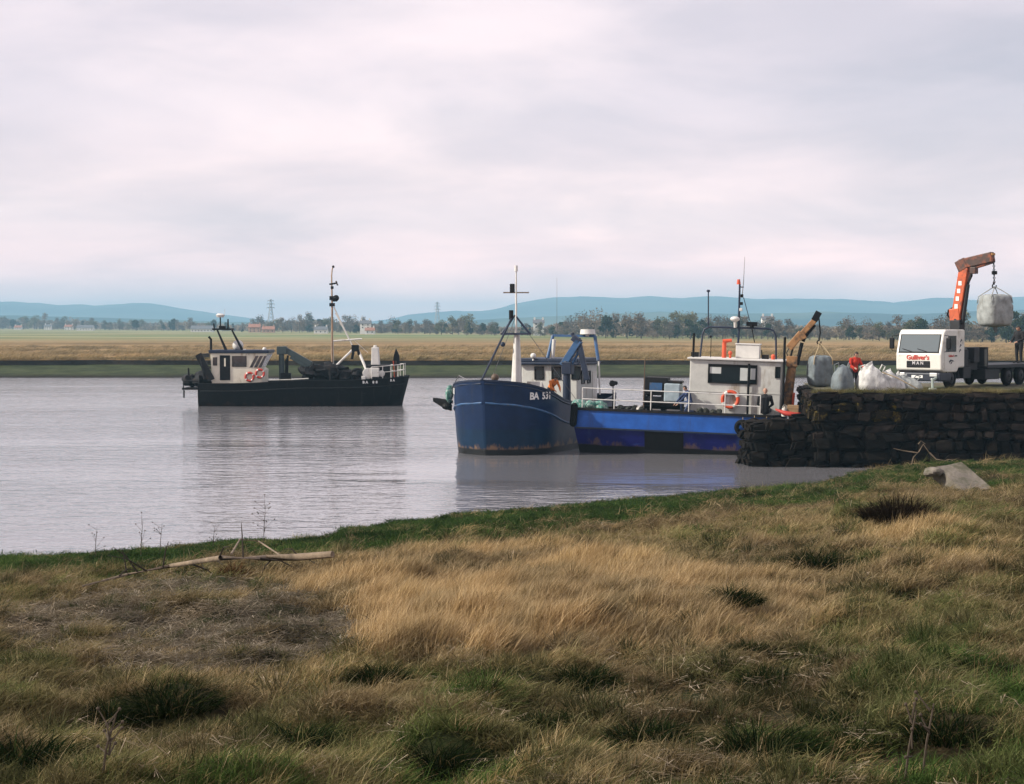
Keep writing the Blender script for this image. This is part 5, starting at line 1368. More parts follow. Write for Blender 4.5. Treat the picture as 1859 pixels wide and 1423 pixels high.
# loader crane
KX = -3.35
def c_(px, py): return T(px, py, 0, KX)
cy0 = c_(1738, 600).y
lc = part("loader_crane", chas, lorry, lambda m: (m.box((KX, cy0, 1.05), (0.9, 1.6, 0.5)), m.cyl((KX, cy0, 1.0), c_(1738, 578), 0.26, 0.22, 14), m.box(c_(1738, 590), (0.5, 0.5, 0.45)), m.box((KX, cy0 + 0.8, 1.5), (0.5, 0.4, 0.7)), m.box((KX, cy0 - 0.7, 1.45), (0.6, 0.5, 0.6))), bevel=0.03)
boom = part("boom", craneo, lc, lambda m: (m.beam(c_(1736, 582), c_(1752, 486), 0.36, 0.44), m.beam(c_(1735, 560), c_(1737, 582), 0.42, 0.5)), bevel=0.03)
for k in range(4):
    t = 0.22 + k * 0.17; q = c_(1737, 574).lerp(c_(1751, 492), t)
    part("marking", letterm, boom, lambda m: m.box(q + Vector((0.19, -0.02, 0)), (0.02, 0.16, 0.20)))
part("boom_ram", chas, lc, lambda m: (m.cyl(c_(1747, 588), c_(1757, 516), 0.10), m.cyl(c_(1757, 516), c_(1764, 496), 0.06)))
jib = part("jib", mat("crane_dark", (0.06, 0.035, 0.028), 0.5, var=0.3, wear=(0.25, 0.07, 0.03), wear_amt=0.5), lc, lambda m: (m.beam(c_(1744, 480), c_(1803, 466), 0.36, 0.46), m.beam(c_(1744, 472), c_(1752, 490), 0.4, 0.5), m.beam(c_(1764, 486), c_(1802, 474), 0.22, 0.2), m.box(c_(1768, 491), (0.3, 0.3, 0.3))), bevel=0.03)
part("jib_tip", mat("crane_yellow", (0.40, 0.20, 0.05), 0.5), jib, lambda m: m.beam(c_(1778, 466), c_(1804, 461), 0.3, 0.10))
part("hose", blackp, lc, lambda m: (m.tube([c_(1731, 558), c_(1722, 563), c_(1720, 572), c_(1727, 579), c_(1736, 578)], 0.045, 8), m.tube([c_(1760, 492), c_(1765, 500), c_(1758, 515), c_(1750, 545)], 0.03, 6)))
tip = MW[lorry.name] @ c_(1804, 470)

# ================================================================== bulk bags
def bag_material(name, col):
    m, ns, ls, out = nmat(name)
    b = node(ns, "ShaderNodeBsdfPrincipled", Roughness=0.75); b.inputs["Specular IOR Level"].default_value = 0.25
    tc = ns.new("ShaderNodeTexCoord").outputs["Object"]
    n1 = tex_noise(ns, ls, tc, 2.2, 6, 0.65); n2 = tex_noise(ns, ls, mapping(ns, ls, tc, (1, 1, 0.45)), 5.5, 6, 0.65)
    colr = ramp(ns, ls, n1, [(0.3, tuple(c * 0.55 for c in col)), (0.55, col), (0.75, tuple(min(1, c * 1.2) for c in col))])
    dirt = ramp(ns, ls, n2, [(0.55, 0.0), (0.72, 0.7)]); colr = mixc(ns, ls, dirt, colr, (0.14, 0.125, 0.10))
    ls.new(colr, b.inputs["Base Color"])
    bp = node(ns, "ShaderNodeBump", Strength=0.7, Distance=0.06); ls.new(n2, bp.inputs["Height"]); ls.new(bp.outputs[0], b.inputs["Normal"])
    ls.new(b.outputs[0], out.inputs["Surface"]); return m
bag_grey = bag_material("grey_woven_bag", (0.30, 0.32, 0.31)); bag_dark = bag_material("dark_woven_bag", (0.17, 0.20, 0.21)); bag_white = bag_material("white_woven_bag", (0.60, 0.60, 0.57))
def bag_body(w, d, h, seed, hang=True, slump=0.0):
    """closed sack: z from 0 to h; square with bulging sides, creased, pulled in at the loops or slumped"""
    m = MB(); nr, na = 22, 44; vs = []
    for i in range(nr):
        t = i / (nr - 1)
        if hang: pr = np.interp(t, [0, 0.03, 0.1, 0.3, 0.62, 0.84, 0.95, 1.0], [0.05, 0.70, 0.94, 1.02, 1.0, 0.97, 0.88, 0.55])
        else: pr = np.interp(t, [0, 0.05, 0.2, 0.45, 0.7, 0.88, 1.0], [0.85, 1.0, 1.08, 1.02, 0.84, 0.55, 0.06])
        for k in range(na):
            an = 2 * math.pi * k / na; c, s = math.cos(an), math.sin(an)
            e = 4.2 if t < 0.7 else 3.0
            r = (abs(c) ** e + abs(s) ** e) ** (-1 / e)
            fold = 0.05 * noise.noise((c * 2.4 + seed, s * 2.4, t * 1.2)) + 0.045 * t * math.sin(an * 9 + seed + 2 * noise.noise((c, s, t * 2 + seed))) * (1 if hang else 0.8)
            k_ = pr * r * (1 + fold + 0.05 * noise.noise((c * 5, s * 5, t * 5 + seed)))
            z = h * t
            if slump: z = h * t * (1 + slump * (0.5 * c + 0.6 * noise.noise((c * 1.5 + seed, s * 1.5, 0))))
            vs.append((w / 2 * k_ * c, d / 2 * k_ * s, z))
    fs = [(i * na + k, i * na + (k + 1) % na, (i + 1) * na + (k + 1) % na, (i + 1) * na + k) for i in range(nr - 1) for k in range(na)]
    fs += [tuple(range(na - 1, -1, -1)), tuple(range((nr - 1) * na, nr * na))]
    m.add(vs, fs); return m
def bag(name, label, mtl, loc, w, d, h, seed, rz=0.0, hang_to=None, slump=0.0, spout=False, strap=None):
    t = thing(name, label, "bag", loc, (0, 0, rz))
    bag_body(w, d, h, seed, hang_to is not None, slump).build("sack", mtl, t, smooth=True)
    if hang_to is not None:
        hz = Euler((0, 0, -rz)).to_matrix() @ (hang_to - Vector(loc))
        for sx in (-1, 1):
            for sy in (-1, 1):
                m = MB(); m.tube([(sx * w * 0.43, sy * d * 0.43, h * 0.72), (sx * w * 0.40, sy * d * 0.40, h * 0.93), (sx * w * 0.16, sy * d * 0.16, h * 0.93 + (hz.z - h * 0.93) * 0.62), (hz.x, hz.y, hz.z)], 0.022, 6)
                m.build("lifting_loop", strap or mtl, t)
    else:
        for s in (-1, 1):
            m = MB(); m.tube([(s * w * 0.36, 0.1, h * 0.74), (s * w * 0.45, 0.05, h * 0.99), (s * w * 0.30, -0.08, h * 1.06), (s * w * 0.22, -0.05, h * 0.86)], 0.03, 6); m.build("lifting_loop", strap or mtl, t)
    if spout:
        m = MB(); m.cyl((0.03, 0, 0.03), (0.05, -0.02, -0.24), 0.12, 0.05, 10); m.build("spout", bag_dark, t)
    return t
# hung from the workboat's crane
ktip = MW[wb.name] @ k_(1486, 570)
bz = P(1489, 703, ktip.y).z; bt = P(1489, 645, ktip.y).z; hk = P(1487, 622, ktip.y)
bx = P(1489, 680, ktip.y).x
bag("bulk_bag", "grey bulk bag hanging from the ochre crane on the workboat", bag_dark, (bx, ktip.y, bz), 1.06, 1.0, bt - bz, 4, 0.15, hk, spout=True, strap=ropem)
rp = thing("crane_rope", "dark rope and hook under the ochre crane boom", "rope", hk)
part("rope", blackp, rp, lambda m: m.tube([(0, 0, 0.1), (0.05, 0, 0.5), ktip - hk], 0.035, 6)); part("hook", blacks, rp, lambda m: m.torus((0, 0, 0.02), 0.09, 0.03, (0, 1, 0), 14, 6, arc=lambda i: i not in (11, 12)))
# hung from the lorry's crane
bz = P(1806, 594, tip.y).z; bt = P(1806, 538, tip.y).z; hk = P(1805, 520, tip.y); bx = P(1806, 560, tip.y).x
bag("bulk_bag", "pale grey bulk bag hanging from the lorry's orange crane", bag_grey, (bx, tip.y, bz), 1.36, 1.2, bt - bz + 0.1, 9, 0.35, hk, spout=True)
ch = thing("lifting_chain", "chain with a hook block under the orange crane's jib tip", "chain", hk)
zt_c = tip.z - hk.z; nl = 12
for k in range(nl):
    q = Vector((0, 0, 0.16)).lerp(tip - hk, (k + 0.5) / nl)
    part("link", blacks, ch, lambda m: m.torus(q, 0.042, 0.018, (1, 0, 0) if k % 2 else (0, 1, 0), 10, 5))
part("hook_block", blacks, ch, lambda m: (m.box((0, 0, 0.42 * zt_c + 0.1), (0.22, 0.16, 0.16)), m.box((-0.02, 0, 0.15), (0.09, 0.07, 0.12))), bevel=0.02)
part("hook", blacks, ch, lambda m: m.torus((0, 0, 0.02), 0.09, 0.028, (0, 1, 0), 14, 6, arc=lambda i: i not in (11, 12)))
# standing on the quay
def on_quay(px, Y): return Vector(((px - 929.5) / FPX * Y, Y, QZ))
bag("bulk_bag", "dark grey full bag standing upright at the quay's end", bag_dark, on_quay(1530, 71.3), 0.82, 0.8, 1.18, 14, 0.3)
bag("bulk_bag", "tall crumpled white bag beside the man in the red jacket", bag_white, on_quay(1585, 71.2), 1.25, 1.0, 1.10, 21, 0.1, slump=-0.3)
bag("bulk_bag", "half empty white bag slumped between two other white bags", bag_white, on_quay(1618, 71.6), 1.15, 1.0, 0.82, 27, 0.5, slump=-0.35)
bag("bulk_bag", "flat grey white bag slumped before the lorry's bumper", bag_grey, on_quay(1648, 71.8), 1.2, 1.0, 0.66, 33, -0.2, slump=-0.2)
m = MB(); a = on_quay(1602, 70.9); m.tube([a + Vector((0, 0, 0.85)), a + Vector((0.6, -0.1, 0.62)), a + Vector((1.0, -0.15, 0.40)), a + Vector((1.5, -0.1, 0.14))], 0.028, 6)
o = m.build("tie_rope", ropem); tag(o, "pale tan rope trailing across the white bags to the lorry", "rope")

# ================================================================== people
skin = mat("skin", (0.40, 0.23, 0.16), 0.6, var=0.08)
def cloth(n, c): return mat("cloth_" + n, c, 0.9, var=0.2, scale=6, bump=0.4, bump_scale=18)
def person(label, loc, rz, J, cols, bulk=1.0, bald=False):
    """one continuous figure grown from tapered limbs; J moves the joints from a standing pose facing -Y"""
    j = dict(toeL=(.11, -.19, .035), toeR=(-.11, -.19, .035), ankL=(.11, 0, .08), ankR=(-.11, 0, .08), kneL=(.11, -.02, .50), kneR=(-.11, -.02, .50), hipL=(.10, 0, .92), hipR=(-.10, 0, .92),
             pel=(0, 0, .96), wai=(0, 0, 1.10), che=(0, .01, 1.32), nec=(0, .01, 1.50), hea=(0, -.02, 1.63), shL=(.19, .01, 1.42), shR=(-.19, .01, 1.42), elL=(.25, .03, 1.13), elR=(-.25, .03, 1.13), wrL=(.26, -.06, .88), wrR=(-.26, -.06, .88))
    j.update(J); j = {k: Vector(v) for k, v in j.items()}
    segs = []
    def S(a, b, ra, rb, c):
        k = bulk if c == 'top' else (0.5 + 0.5 * bulk if c == 'leg' else 1.0)
        segs.append((a, b, ra * k, rb * k, c))
    for s in "LR":
        S(j['hip' + s], j['kne' + s], .092, .062, 'leg'); S(j['kne' + s], j['ank' + s], .062, .046, 'leg')
        S(j['ank' + s], j['toe' + s], .052, .040, 'boot'); S(j['pel'], j['hip' + s], .12, .095, 'leg')
        S(j['che'].lerp(j['nec'], .45), j['sh' + s], .085, .070, 'top'); S(j['sh' + s], j['el' + s], .062, .048, 'top'); S(j['el' + s], j['wr' + s], .048, .036, 'top')
        d = (j['wr' + s] - j['el' + s]).normalized(); side = d.cross(Vector((0, 1, 0.2))).normalized()
        palm = j['wr' + s] + d * .07; S(j['wr' + s], palm, .030, .034, 'skin')
        for f in range(4):
            b0 = palm + side * (.027 - .018 * f); b1 = b0 + d * .045 + Vector((0, -.006, 0)); S(b0, b1, .012, .011, 'skin'); S(b1, b1 + d * (.036 - .005 * abs(f - 1)) + Vector((0, -.014, -.004)), .011, .009, 'skin')
        t0 = j['wr' + s] + d * .03 + side * .025; S(t0, t0 + side * .03 + d * .035, .014, .011, 'skin')
    S(j['pel'], j['wai'], .135, .125, 'top'); S(j['wai'], j['che'], .125, .15, 'top'); S(j['che'], j['che'].lerp(j['nec'], .6), .15, .10, 'top')
    hd = (j['hea'] - j['nec']).normalized()
    S(j['nec'] - hd * .03, j['hea'], .055, .055, 'skin'); S(j['hea'] - hd * .02, j['hea'] + hd * .05, .085, .095, 'head')
    fwd = Vector((0, -1, 0)); fwd = (fwd - hd * fwd.dot(hd)).normalized()
    S(j['hea'] + fwd * .03 - hd * .06, j['hea'] + fwd * .045 - hd * .05, .05, .045, 'skin'); S(j['hea'] + fwd * .09 + hd * .01, j['hea'] + fwd * .108 - hd * .015, .012, .016, 'skin')
    for s in (-1, 1): S(j['hea'] + Vector((s * .092, 0, 0)), j['hea'] + Vector((s * .098, .01, .03)), .016, .018, 'skin')
    m = MB()
    for a, b, ra, rb, c in segs:
        if (b - a).length > 1e-4: m.cyl(a, b, ra, rb, 12)
        m.sphere(a, ra, 12, 8); m.sphere(b, rb, 12, 8)
    tmp = m.build("tmp_person", skin)
    rm = tmp.modifiers.new("r", 'REMESH'); rm.mode = 'VOXEL'; rm.voxel_size = 0.014; rm.use_smooth_shade = True
    sm = tmp.modifiers.new("s", 'SMOOTH'); sm.factor = 0.5; sm.iterations = 3
    bpy.context.view_layer.update()
    me = bpy.data.meshes.new_from_object(tmp.evaluated_get(bpy.context.evaluated_depsgraph_get()))
    bpy.data.objects.remove(tmp)
    me.materials.clear()
    order = ['top', 'leg', 'skin', 'boot', 'hair']
    for k in order: me.materials.append(cols.get(k, skin) if k != 'skin' else skin)
    n = len(me.polygons); ctr = np.empty(n * 3); me.polygons.foreach_get("center", ctr); ctr = ctr.reshape(-1, 3)
    best = np.full(n, 9e9); lab = np.zeros(n, int)
    for a, b, ra, rb, c in segs:
        a_, d_ = np.array(a), np.array(b - a); L2 = max(1e-8, d_ @ d_); t = np.clip(((ctr - a_) @ d_) / L2, 0, 1)
        dist = np.linalg.norm(ctr - a_ - t[:, None] * d_, axis=1) - (ra + (rb - ra) * t)
        q = dist < best; best[q] = dist[q]; lab[q] = order.index('skin' if c == 'head' else c)
    rel = (ctr - np.array(j['hea'])); up = rel @ np.array(hd); fr_ = rel @ np.array(fwd)
    hm_ = (np.linalg.norm(rel - np.array(hd) * .03, axis=1) < .135) & (up > -.03) & ((fr_ < .02) | (up > .085))
    if not bald: lab[hm_] = 4
    me.polygons.foreach_set("material_index", lab.astype(np.int32)); me.update()
    o = bpy.data.objects.new("person", me); COL.objects.link(o); o.location = loc; o.rotation_euler = (0, 0, rz)
    tag(o, label, "person"); return o
dark_hair = mat("dark_hair", (0.015, 0.012, 0.010), 0.7)
boot = cloth("boot", (0.015, 0.015, 0.015)); black_c = cloth("black", (0.012, 0.012, 0.014)); navy_c = cloth("navy", (0.035, 0.055, 0.13)); jean_c = cloth("jean", (0.06, 0.085, 0.16)); red_c = cloth("red", (0.42, 0.030, 0.015)); char_c = cloth("charcoal", (0.022, 0.022, 0.026)); hi_c = cloth("orange", (0.60, 0.17, 0.03))
# kneeling at the workboat's rail, reaching down and left
kneel = dict(hipL=(.10, .05, .50), hipR=(-.10, .05, .50), pel=(0, .06, .53), kneL=(.12, -.20, .10), kneR=(-.14, -.33, .46), ankL=(.12, .22, .08), ankR=(-.14, -.30, .08), toeL=(.12, .30, .04), toeR=(-.14, -.48, .04), wai=(0, .04, .68), che=(0, -.04, .88), nec=(0, -.10, 1.04), hea=(0, -.16, 1.15), shL=(.18, -.08, .96), shR=(-.18, -.08, .96), elL=(.24, -.30, .74), elR=(-.22, -.34, .72), wrL=(.20, -.56, .46), wrR=(-.14, -.60, .44))
q = W(1250, 742, 0.5); person("person in blue kneeling behind the workboat's railing and reaching down", MW[wb.name] @ Vector((q.x, 0.55, ZD + 0.02)), R(-80), kneel, dict(top=navy_c, leg=jean_c, boot=boot, hair=dark_hair))
# seated on the stern edge, back to the viewer
sit = dict(hipL=(.10, 0, .12), hipR=(-.10, 0, .12), pel=(0, .02, .14), kneL=(.14, -.44, .16), kneR=(-.14, -.44, .16), ankL=(.14, -.46, -.26 + .34), ankR=(-.14, -.50, .08), toeL=(.14, -.64, .06), toeR=(-.14, -.68, .05), wai=(0, .03, .30), che=(0, .0, .54), nec=(0, -.03, .73), hea=(0, -.06, .86), shL=(.20, 0, .64), shR=(-.20, 0, .64), elL=(.27, -.10, .38), elR=(-.27, -.10, .38), wrL=(.12, -.32, .26), wrR=(-.12, -.32, .26))
sit = {k: Vector(v) * 1.25 for k, v in sit.items()}
q = W(1389, 742, 0.35); person("balding person in a black jacket seated on the workboat's stern, seen from behind", MW[wb.name] @ Vector((q.x, 0.38, ZD + 0.10)), R(165), sit, dict(top=black_c, leg=char_c, boot=boot), bulk=1.45, bald=True)
# red jacket among the bags
stoop = dict(che=(0, -.05, 1.28), nec=(0, -.10, 1.45), hea=(0, -.15, 1.57), shL=(.20, -.06, 1.37), shR=(-.20, -.06, 1.37), elL=(.30, -.14, 1.12), elR=(-.30, -.14, 1.12), wrL=(.24, -.38, 1.02), wrR=(-.24, -.38, 1.02))
person("person in a red jacket standing among the bulk bags on the quay", on_quay(1551, 72.3), R(20), stoop, dict(top=red_c, leg=char_c, boot=boot, hair=dark_hair), bulk=1.25)
# orange jacket on the fishing boat
q = L(fb, 1000, 700, 0, 5.6)
part("hatch_cover", navy, fb, lambda m: m.span((4.95, q.y - 0.5, 1.3), (6.1, q.y + 0.5, 1.99)), bevel=0.03)
bend = dict(che=(0, -.22, 1.20), wai=(0, -.06, 1.07), nec=(0, -.36, 1.33), hea=(0, -.46, 1.42), shL=(.19, -.28, 1.26), shR=(-.19, -.28, 1.26), elL=(.24, -.42, 1.00), elR=(-.24, -.42, 1.00), wrL=(.16, -.60, .86), wrR=(-.16, -.60, .86))
person("person in an orange jacket bending over the dark blue boat's side deck", MW[fb.name] @ Vector((5.6, q.y, 2.0)), R(30), bend, dict(top=hi_c, leg=char_c, boot=boot, hair=dark_hair), bulk=1.15)
# black overalls on the lorry bed
s_ = 9.55; q = MW[lorry.name] @ Vector((-s_, 0.15, 1.02)); q.x = (1850 - 929.5) / FPX * q.y
pb = person("person in black overalls standing on the lorry's load bed", q, R(-60), dict(elL=(.27, -.06, 1.14), elR=(-.27, -.06, 1.14), wrL=(.18, -.28, 1.02), wrR=(-.20, -.26, 1.00), hea=(0, -.05, 1.62)), dict(top=black_c, leg=black_c, boot=boot, hair=dark_hair), bulk=1.3)
pb.scale = (1.2, 1.2, 1.03)

# ================================================================== the near bank's grass and litter
def grass_material(name, straw, green, trans=0.3):
    m, ns, ls, out = nmat(name)
    bt = ns.new("ShaderNodeAttribute"); bt.attribute_name = "blade_tone"
    ti = ns.new("ShaderNodeAttribute"); ti.attribute_name = "tint"; ti.attribute_type = 'INSTANCER'
    va = ns.new("ShaderNodeAttribute"); va.attribute_name = "value"; va.attribute_type = 'INSTANCER'
    s = ramp(ns, ls, bt.outputs["Fac"], [(0.0, straw[0]), (0.45, straw[1]), (1.0, straw[2])])
    g_ = ramp(ns, ls, bt.outputs["Fac"], [(0.0, green[0]), (0.5, green[1]), (1.0, green[2])])
    colr = mixc(ns, ls, ti.outputs["Fac"], s, g_)
    colr = mixc(ns, ls, 1.0, colr, ramp(ns, ls, va.outputs["Fac"], [(0.0, (0.36, 0.37, 0.40)), (0.5, (0.95, 0.95, 0.95)), (1.0, (1.6, 1.48, 1.34))]), 'MULTIPLY')
    d = ns.new("ShaderNodeBsdfDiffuse"); t = ns.new("ShaderNodeBsdfTranslucent"); mx = ns.new("ShaderNodeMixShader"); mx.inputs[0].default_value = trans
    ls.new(colr, d.inputs[0]); ls.new(colr, t.inputs[0]); ls.new(d.outputs[0], mx.inputs[1]); ls.new(t.outputs[0], mx.inputs[2])
    ls.new(mx.outputs[0], out.inputs["Surface"]); return m
GM = grass_material("grass_blades", [(0.085, 0.058, 0.027), (0.27, 0.195, 0.098), (0.60, 0.48, 0.31)], [(0.012, 0.026, 0.008), (0.042, 0.082, 0.022), (0.12, 0.165, 0.05)])
LM = grass_material("reed_litter", [(0.035, 0.028, 0.02), (0.16, 0.13, 0.092), (0.52, 0.46, 0.36)], [(0.015, 0.013, 0.01), (0.05, 0.042, 0.03), (0.13, 0.11, 0.08)], 0.05)
def blades(n, r0, hmin, hmax, wid, lean, spread_, droop, seed, seg=3, dome=0.0, flat=False):
    """a tuft of tapering, bending blades"""
    r = np.random.default_rng(seed); vs, fs, tone = [], [], []
    for k in range(n):
        a = r.uniform(0, 6.283); q = r0 * math.sqrt(r.random()); b = np.array((q * math.cos(a), q * math.sin(a), 0.0))
        h = r.uniform(hmin, hmax) * (1 - 0.45 * (q / max(r0, 1e-6)) * dome)
        d = np.array((lean + spread_ * r.normal(), spread_ * r.normal(), 0.0)) + dome * b / max(r0, 1e-6)
        if flat: d = np.array((math.cos(a * 7.1), math.sin(a * 7.1), 0)) * 3.0
        w = wid * r.uniform(0.6, 1.3); an = r.uniform(0, 3.14); s = np.array((math.cos(an), math.sin(an), 0)) * w
        tn = float(np.clip(r.normal(0.45, 0.24), 0, 1)); o = len(vs)
        p = b.copy(); p[2] = -0.02 if not flat else r.uniform(0, .05)
        dirv = np.array((0, 0, 1.0)) + d * 0.55
        if flat: dirv = d + np.array((0, 0, r.normal() * 0.35))
        for i in range(seg + 1):
            t = i / seg; ww = (1 - t ** 1.6) if not flat else 1.0
            if i == seg and not flat: vs.append(tuple(p)); tone.append(min(1, tn + 0.1))
            else: vs += [tuple(p - s * ww), tuple(p + s * ww)]; tone += [tn * (0.75 + 0.3 * t)] * 2
            u = dirv / np.linalg.norm(dirv); p = p + u * h / seg
            dirv = dirv + d * droop / seg - np.array((0, 0, droop * 0.5 / seg)) if not flat else dirv
        for i in range(seg - (0 if flat else 1)): fs.append((o + 2 * i, o + 2 * i + 1, o + 2 * i + 3, o + 2 * i + 2))
        if not flat: fs.append((o + 2 * seg - 2, o + 2 * seg - 1, o + 2 * seg))
    return vs, fs, tone
def tuft_mesh(name, mtl, data):
    vs, fs, tone = data; me = bpy.data.meshes.new(name); me.from_pydata(vs, [], fs); me.materials.append(mtl)
    at = me.attributes.new("blade_tone", 'FLOAT', 'POINT'); at.data.foreach_set("value", tone); me.update(); return me
tufts = bpy.data.collections.new("tufts")        # source tufts for the scattered grass, not linked to the scene
def proto(i, mtl, data):
    o = bpy.data.objects.new("tuft_%02d" % i, tuft_mesh("tuft", mtl, data)); tufts.objects.link(o)
pi = 0; KIND = {}
def protos(kind, mtl, n, f):
    global pi
    KIND[kind] = []
    for k in range(n): proto(pi, mtl, f(k)); KIND[kind].append(pi); pi += 1
protos('green', GM, 3, lambda k: blades(95, 0.17, 0.05, 0.14, 0.0035, 0.15, 0.45, 0.5, 200 + k, 2))
protos('straw', GM, 4, lambda k: blades(70, 0.15, 0.18, 0.46, 0.0032, 0.42, 0.30, 0.7, 220 + k, 3))
protos('mat', GM, 4, lambda k: blades(85, 0.20, 0.12, 0.30, 0.0034, 0.55, 0.75, 1.9, 240 + k, 3))
protos('litter', LM, 3, lambda k: blades(40, 0.28, 0.05, 0.26, 0.0036, 0, 0, 0, 260 + k, 1, flat=True))
protos('clump', GM, 3, lambda k: blades(170, 0.16, 0.18, 0.36, 0.0034, 0.10, 0.25, 1.6, 280 + k, 3, dome=0.9))
protos('stalk', GM, 2, lambda k: blades(5, 0.12, 0.45, 0.75, 0.003, 0.25, 0.22, 0.35, 300 + k, 3))
def scatter(name, pts, rots, scls, idxs, tints, vals, label, cat):
    me = bpy.data.meshes.new(name); me.from_pydata(pts, [], [])
    def at(n, typ, data, prop):
        a = me.attributes.new(n, typ, 'POINT'); a.data.foreach_set(prop, np.asarray(data).ravel())
    at("rot", 'FLOAT_VECTOR', np.array(rots, np.float32), "vector"); at("scl", 'FLOAT_VECTOR', np.array(scls, np.float32), "vector")
    at("idx", 'INT', np.array(idxs, np.int32), "value"); at("tint", 'FLOAT', np.array(tints, np.float32), "value"); at("value", 'FLOAT', np.array(vals, np.float32), "value")
    o = bpy.data.objects.new(name, me); COL.objects.link(o)
    ng = bpy.data.node_groups.new(name + "_scatter", 'GeometryNodeTree')
    ng.interface.new_socket("Geometry", in_out='INPUT', socket_type='NodeSocketGeometry'); ng.interface.new_socket("Geometry", in_out='OUTPUT', socket_type='NodeSocketGeometry')
    N, K = ng.nodes, ng.links
    gi, go = N.new("NodeGroupInput"), N.new("NodeGroupOutput")
    ci = N.new("GeometryNodeCollectionInfo"); ci.inputs["Collection"].default_value = tufts; ci.inputs["Separate Children"].default_value = True; ci.inputs["Reset Children"].default_value = True
    ip = N.new("GeometryNodeInstanceOnPoints"); ip.inputs["Pick Instance"].default_value = True
    def na(n, typ):
        a = N.new("GeometryNodeInputNamedAttribute"); a.data_type = typ; a.inputs["Name"].default_value = n; return a.outputs["Attribute"]
    e = N.new("FunctionNodeEulerToRotation"); K.new(na("rot", 'FLOAT_VECTOR'), e.inputs[0])
    K.new(gi.outputs[0], ip.inputs["Points"]); K.new(ci.outputs[0], ip.inputs["Instance"]); K.new(na("idx", 'INT'), ip.inputs["Instance Index"])
    K.new(e.outputs[0], ip.inputs["Rotation"]); K.new(na("scl", 'FLOAT_VECTOR'), ip.inputs["Scale"]); K.new(ip.outputs[0], go.inputs[0])
    md = o.modifiers.new("scatter", 'NODES'); md.node_group = ng
    return stuff(o, label, cat)

def pix(x, y, z):
    d = Vector((x, y, z - CAM_H)); f = d.y * _cp - d.z * _sp; u = d.y * _sp + d.z * _cp
    return 929.5 + FPX * d.x / f, 711.5 - FPX * u / f
def ell(px, py, cx, cy_, rx, ry):
    q = ((px - cx) / rx) ** 2 + ((py - cy_) / ry) ** 2
    return max(0.0, min(1.0, (1.35 - q) / 0.7))
S = {k: ([], [], [], [], [], []) for k in ('grass', 'litter')}
grnd = random.Random(99)
def put(kind, x, y, z, h, wide, tint, val, store='grass'):
    f = 0.44 + 0.46 * min(1.0, max(0.0, (y - 5) / 22)); h *= f; wide *= f
    if kind in ('mat', 'straw'): h *= 1.0 - 0.38 * min(1.0, max(0.0, (y - 22) / 16))
    P_, R_, S_, I_, T_, V_ = S[store]
    P_.append((x, y, z)); S_.append((wide, wide, h)); I_.append(grnd.choice(KIND[kind])); T_.append(min(1, max(0, tint))); V_.append(min(1, max(0, val)))
    ti = {'straw': 0.14, 'stalk': 0.14, 'litter': 0.10, 'green': 0.14, 'mat': 0.22}.get(kind, 0.36)
    R_.append((grnd.gauss(0, ti), grnd.gauss(0, ti), grnd.gauss(0, 0.55) if kind in ('straw', 'stalk') else (grnd.gauss(0, 1.1) if kind == 'mat' else grnd.uniform(0, 6.28))))
TUSS = [(G(px_, py_), s * (1.0 + max(0, G(px_, py_).y - 8) * 0.05)) for px_, py_, s in ((905, 1250, 1.0), (1058, 1248, 1.05), (548, 1368, 1.05), (800, 1396, 0.95), (312, 1285, 1.15), (206, 1312, 0.9), (1388, 1388, 1.15), (1405, 1250, 0.85), (1790, 1235, 0.95), (1725, 1340, 0.9), (1185, 1352, 0.9), (1366, 1190, 0.65),
                                   (1330, 1095, 0.85), (1490, 1030, 1.2), (1540, 1330, 0.8), (45, 1405, 1.1), (1000, 1330, 0.8), (690, 1240, 0.8))]
tot = 98000
